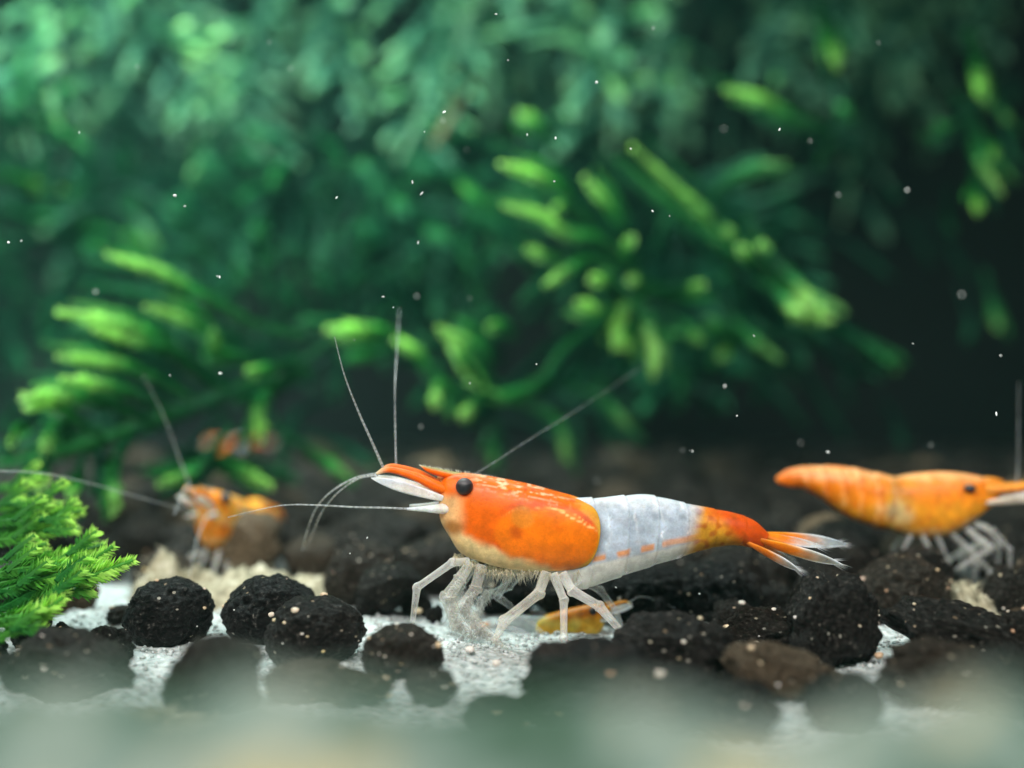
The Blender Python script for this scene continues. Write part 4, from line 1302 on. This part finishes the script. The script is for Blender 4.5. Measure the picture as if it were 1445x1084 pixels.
# --- the shrimp cropped by the frame at the right: its own outline, facing right
def cropped_shrimp():
    global AX, AY, K
    oldv = (AX, AY, K)
    d = 61.5
    AX, AY, K = 1320.0, 830.0, F / d
    root = empty('shrimp', W(AX, AY, d), 'plain orange shrimp without a white band standing on dark pellets', 'shrimp', 'smaller orange shrimps')
    root.rotation_euler = (0, 0, math.radians(-8))
    cara = [(1262, 676, 1268, 752, 24, -14), (1280, 671, 1284, 757, 27, -8), (1305, 667, 1306, 760, 28, -3), (1335, 666, 1332, 757, 27, 0),
            (1360, 668, 1354, 746, 24, 0), (1380, 672, 1372, 733, 18, 0), (1394, 676, 1388, 720, 12, 0), (1410, 679, 1404, 706, 7, 0)]
    abdo = [(1100, 677, 1102, 684, 3, 0), (1112, 668, 1118, 689, 8, 0), (1130, 662, 1140, 692, 14, 0), (1160, 660, 1164, 706, 19, 0), (1195, 661, 1194, 727, 22, 0),
            (1228, 667, 1224, 740, 24, 0), (1256, 673, 1254, 748, 25, 0), (1285, 676, 1285, 752, 23, 0)]
    def colour(px, py, part):
        n = nz(px * 0.05, py * 0.05, 41.0); n2 = nz(px * 0.11, py * 0.11, 3.0)
        c = mixc((0.86, 0.24, 0.008, 1), (0.90, 0.36, 0.02, 1), smooth(690, 720, py + 12 * n))
        c = mixc(c, (0.92, 0.56, 0.28, 1), smooth(14, 3, py - 668 + 6 * n2) * 0.55)
        c = mixc(c, (0.90, 0.58, 0.28, 0.97), smooth(26, 6, math.hypot((px - 1262) * 0.7, py - 722) + 10 * n) * 0.75)
        c = mixc(c, (0.90, 0.62, 0.28, 0.97), smooth(0, 14, py - (742 + 8 * n) + max(0, px - 1335) * 0.55 - max(0, 1250 - px) * 0.2) * 0.8)
        if part == 'abdo':
            for sx in (1136, 1160, 1184, 1208, 1232, 1254):
                dx = px - sx - 0.0035 * (py - 660) * (750 - py) + 5 * n2
                c = mixc(c, (0.95, 0.62, 0.32, 1), smooth(2.6, 0.6, abs(dx)) * 0.3)
                c = mixc(c, (0.60, 0.10, 0.004, 1), smooth(3.4, 0.8, abs(dx - 5)) * 0.4)
        c = mixc(c, (0.78, 0.17, 0.006, 1), smooth(1150, 1115, px) * 0.8)
        c = mixc(c, (0.72, 0.14, 0.01, 1), smooth(0.15, 0.5, n2) * 0.6)
        return c
    mb = MB()
    loft(mb, abdo, 170, 64, lambda x, y, t: colour(x, y, 'abdo'), lip=False,
         flare=lambda u: 1 + 0.055 * (1 - ((u * 6.5) % 1.0)) * (0 if u > 0.93 else 1))
    loft(mb, cara, 60, 40, lambda x, y, t: colour(x, y, 'cara'), lip=False)
    link('body', mb.mesh('body', M_shell), root)
    for s in (-1, 1):
        mb = MB()
        uvball(mb, pt(1360.5 + (3 if s > 0 else 0), 686.5, s * 0.92), 8.0 / K, lambda p: (0.014, 0.013, 0.016, 1) if p[2] < 0.4 else (0.05, 0.045, 0.05, 1), 4, (1.05, 0.9, 0.72))
        link('eye', mb.mesh('eye', M_eye), root)
        mb = MB()
        mb.tube([pt(1385, 690, s * 0.3), pt(1420, 687, s * 0.35), pt(1450, 683, s * 0.3), pt(1480, 680, s * 0.25)], [8 / K, 6 / K, 5 / K, 2 / K], 10, lambda u: (0.84, 0.30, 0.04, 1), n=24)
        link('antennule_stalk', mb.mesh('antennule_stalk', M_shell), root)
        mb = MB()
        blade(mb, pt(1385, 708, s * 0.45), pt(1486, 690, s * 0.7), 9 / K, (0.1, 0.3 * s, 1), (0.90, 0.70, 0.55, 1), (0.92, 0.92, 0.92, 0.9), edge=(0.95, 0.95, 0.96, 1))
        link('antennal_scale', mb.mesh('antennal_scale', M_shell), root)
        leg(root, [(1372, 738, s * 0.4), (1392, 745, s * 0.8), (1412, 770, s * 1.0), (1412, 810, s * 1.1)], [4, 4, 3.4, 1.8], 0.55, seed=1)
        leg(root, [(1360, 744, s * 0.4), (1388, 768, s * 0.9), (1362, 784, s * 1.2), (1338, 799, s * 1.3)], [4.5, 5, 4.5, 2.5], 0.5, 'claw_leg', 90, 2)
        leg(root, [(1340, 752, s * 0.5), (1362, 772, s * 1.0), (1385, 800, s * 1.3), (1380, 822, s * 1.4)], [4, 4, 3.4, 1.6], 0.38, 'claw_leg', 60, 6)
        leg(root, [(1300, 755, s * 0.5), (1310, 778, s * 1.0), (1330, 806, s * 1.4), (1343, 846, s * 1.6)], [3.6, 3.2, 2.8, 1.4], 0.45, seed=3)
        leg(root, [(1284, 755, s * 0.5), (1268, 778, s * 1.0), (1266, 812, s * 1.5)], [3.4, 2.8, 1.4], 0.36, seed=4)
        leg(root, [(1320, 755, s * 0.5), (1330, 786, s * 1.1), (1322, 818, s * 1.5), (1326, 838, s * 1.5)], [3.4, 3, 2.4, 1.4], 0.3, seed=5)
    mb = MB()
    mb.tube([pt(1388, 679), pt(1400, 678), pt(1412, 678)], [7 / K, 4.5 / K, 0.8 / K], 10, lambda u: (0.84, 0.28, 0.03, 1))
    link('rostrum', mb.mesh('rostrum', M_shell), root)
    feeler(root, [(1430, 683, 0.2), (1433, 650, 0.3), (1434, 600, 0.4), (1436, 540, 0.6)], 2.2, 0.8, 0.5)
    AX, AY, K = oldv
cropped_shrimp()

# lone feeler trailing in from a shrimp outside the frame, resting over the moss
mbf = MB()
mbf.tube([W(-20, 664, 55) , W(60, 668, 56), W(130, 683, 57.5), W(200, 703, 59), W(262, 720, 60)], [0.03, 0.03, 0.028, 0.024, 0.02], 6, lambda u: (0.75, 0.78, 0.77, 0.35), n=40)
tag(link('feeler', mbf.mesh('feeler', M_clear)), 'thin pale feeler lying across the upper bushy moss spray', 'feeler')

# ---------------------------------------------------------------- specks drifting in the water
specks = [(247, 276, 6), (261, 291, 4), (627, 158, 5), (625, 170, 4), (582, 257, 4), (595, 273, 5), (590, 342, 5), (475, 279, 4), (541, 419, 4), (112, 187, 4),
          (194, 94, 4), (410, 97, 3), (12, 342, 4), (307, 390, 3), (311, 527, 4), (310, 391, 3), (599, 186, 3), (658, 212, 3), (744, 190, 3), (784, 195, 3), (921, 298, 3),
          (782, 256, 4), (842, 116, 5), (922, 40, 4), (717, 85, 3), (1021, 182, 4), (1100, 183, 4), (1143, 199, 3), (1183, 275, 4), (1280, 268, 3), (663, 421, 2),
          (757, 514, 2), (663, 541, 3), (594, 602, 3), (1064, 474, 4), (1023, 545, 4), (1040, 587, 3), (1168, 638, 5), (1130, 625, 3), (1313, 628, 4), (1406, 584, 5),
          (842, 679, 3), (963, 635, 2), (588, 418, 4), (500, 480, 2), (555, 434, 2), (240, 530, 3), (135, 412, 4), (518, 759, 3), (494, 781, 3), (869, 829, 3), (987, 838, 3),
          (1412, 502, 3), (1357, 416, 5), (1288, 485, 3), (945, 305, 2), (890, 210, 2), (973, 636, 2), (977, 637, 3), (333, 637, 4), (380, 60, 3), (30, 340, 3), (700, 20, 3), (1240, 60, 3)]
speck_meshes = [blob('water_speck', M_speck, 1, 0.7, 0.6, 1, 70 + s, 0.5, 1.5) for s in range(4)]
r_ = random.Random(9)
for px, py, s in specks:
    d = r_.uniform(49.0, 52.2) if r_.random() < 0.55 else r_.choice((r_.uniform(42, 47), r_.uniform(54, 66)))
    o = link('water_speck', speck_meshes[r_.randrange(4)], None, W(px, py, d))
    o.scale = (s * 0.62 * d / F * r_.uniform(0.5, 1.3), s * 0.4 * d / F, s * 0.62 * d / F * r_.uniform(0.5, 2.1))
    o.rotation_euler = (r_.uniform(0, 3), r_.uniform(0, 3), r_.uniform(0, 3))
    tag(o, 'tiny white speck drifting in the water', 'speck', 'drifting white specks')

# ---------------------------------------------------------------- cloudy water
def haze():
    mb = MB()
    x, y0, y1, z0, z1 = 230, -60, 240, -12, 118
    for a in (-x, x):
        for b in (y0, y1):
            for c in (z0, z1):
                mb.vert((a, b, c))
    mb.f = [(0, 1, 3, 2), (4, 6, 7, 5), (0, 4, 5, 1), (2, 3, 7, 6), (0, 2, 6, 4), (1, 5, 7, 3)]
    m, nt, out = new_mat('cloudy_water')
    v = N(nt, 'ShaderNodeVolumePrincipled')
    v.inputs['Color'].default_value = (0.30, 0.92, 0.80, 1)
    v.inputs['Density'].default_value = 0.12
    v.inputs['Anisotropy'].default_value = 0.3
    L(nt, v.outputs[0], out.inputs['Volume'])
    o = link('haze', mb.mesh('haze', m, False))
    tag(o, 'faintly cloudy green tank water around everything', 'water', kind='stuff')
haze()
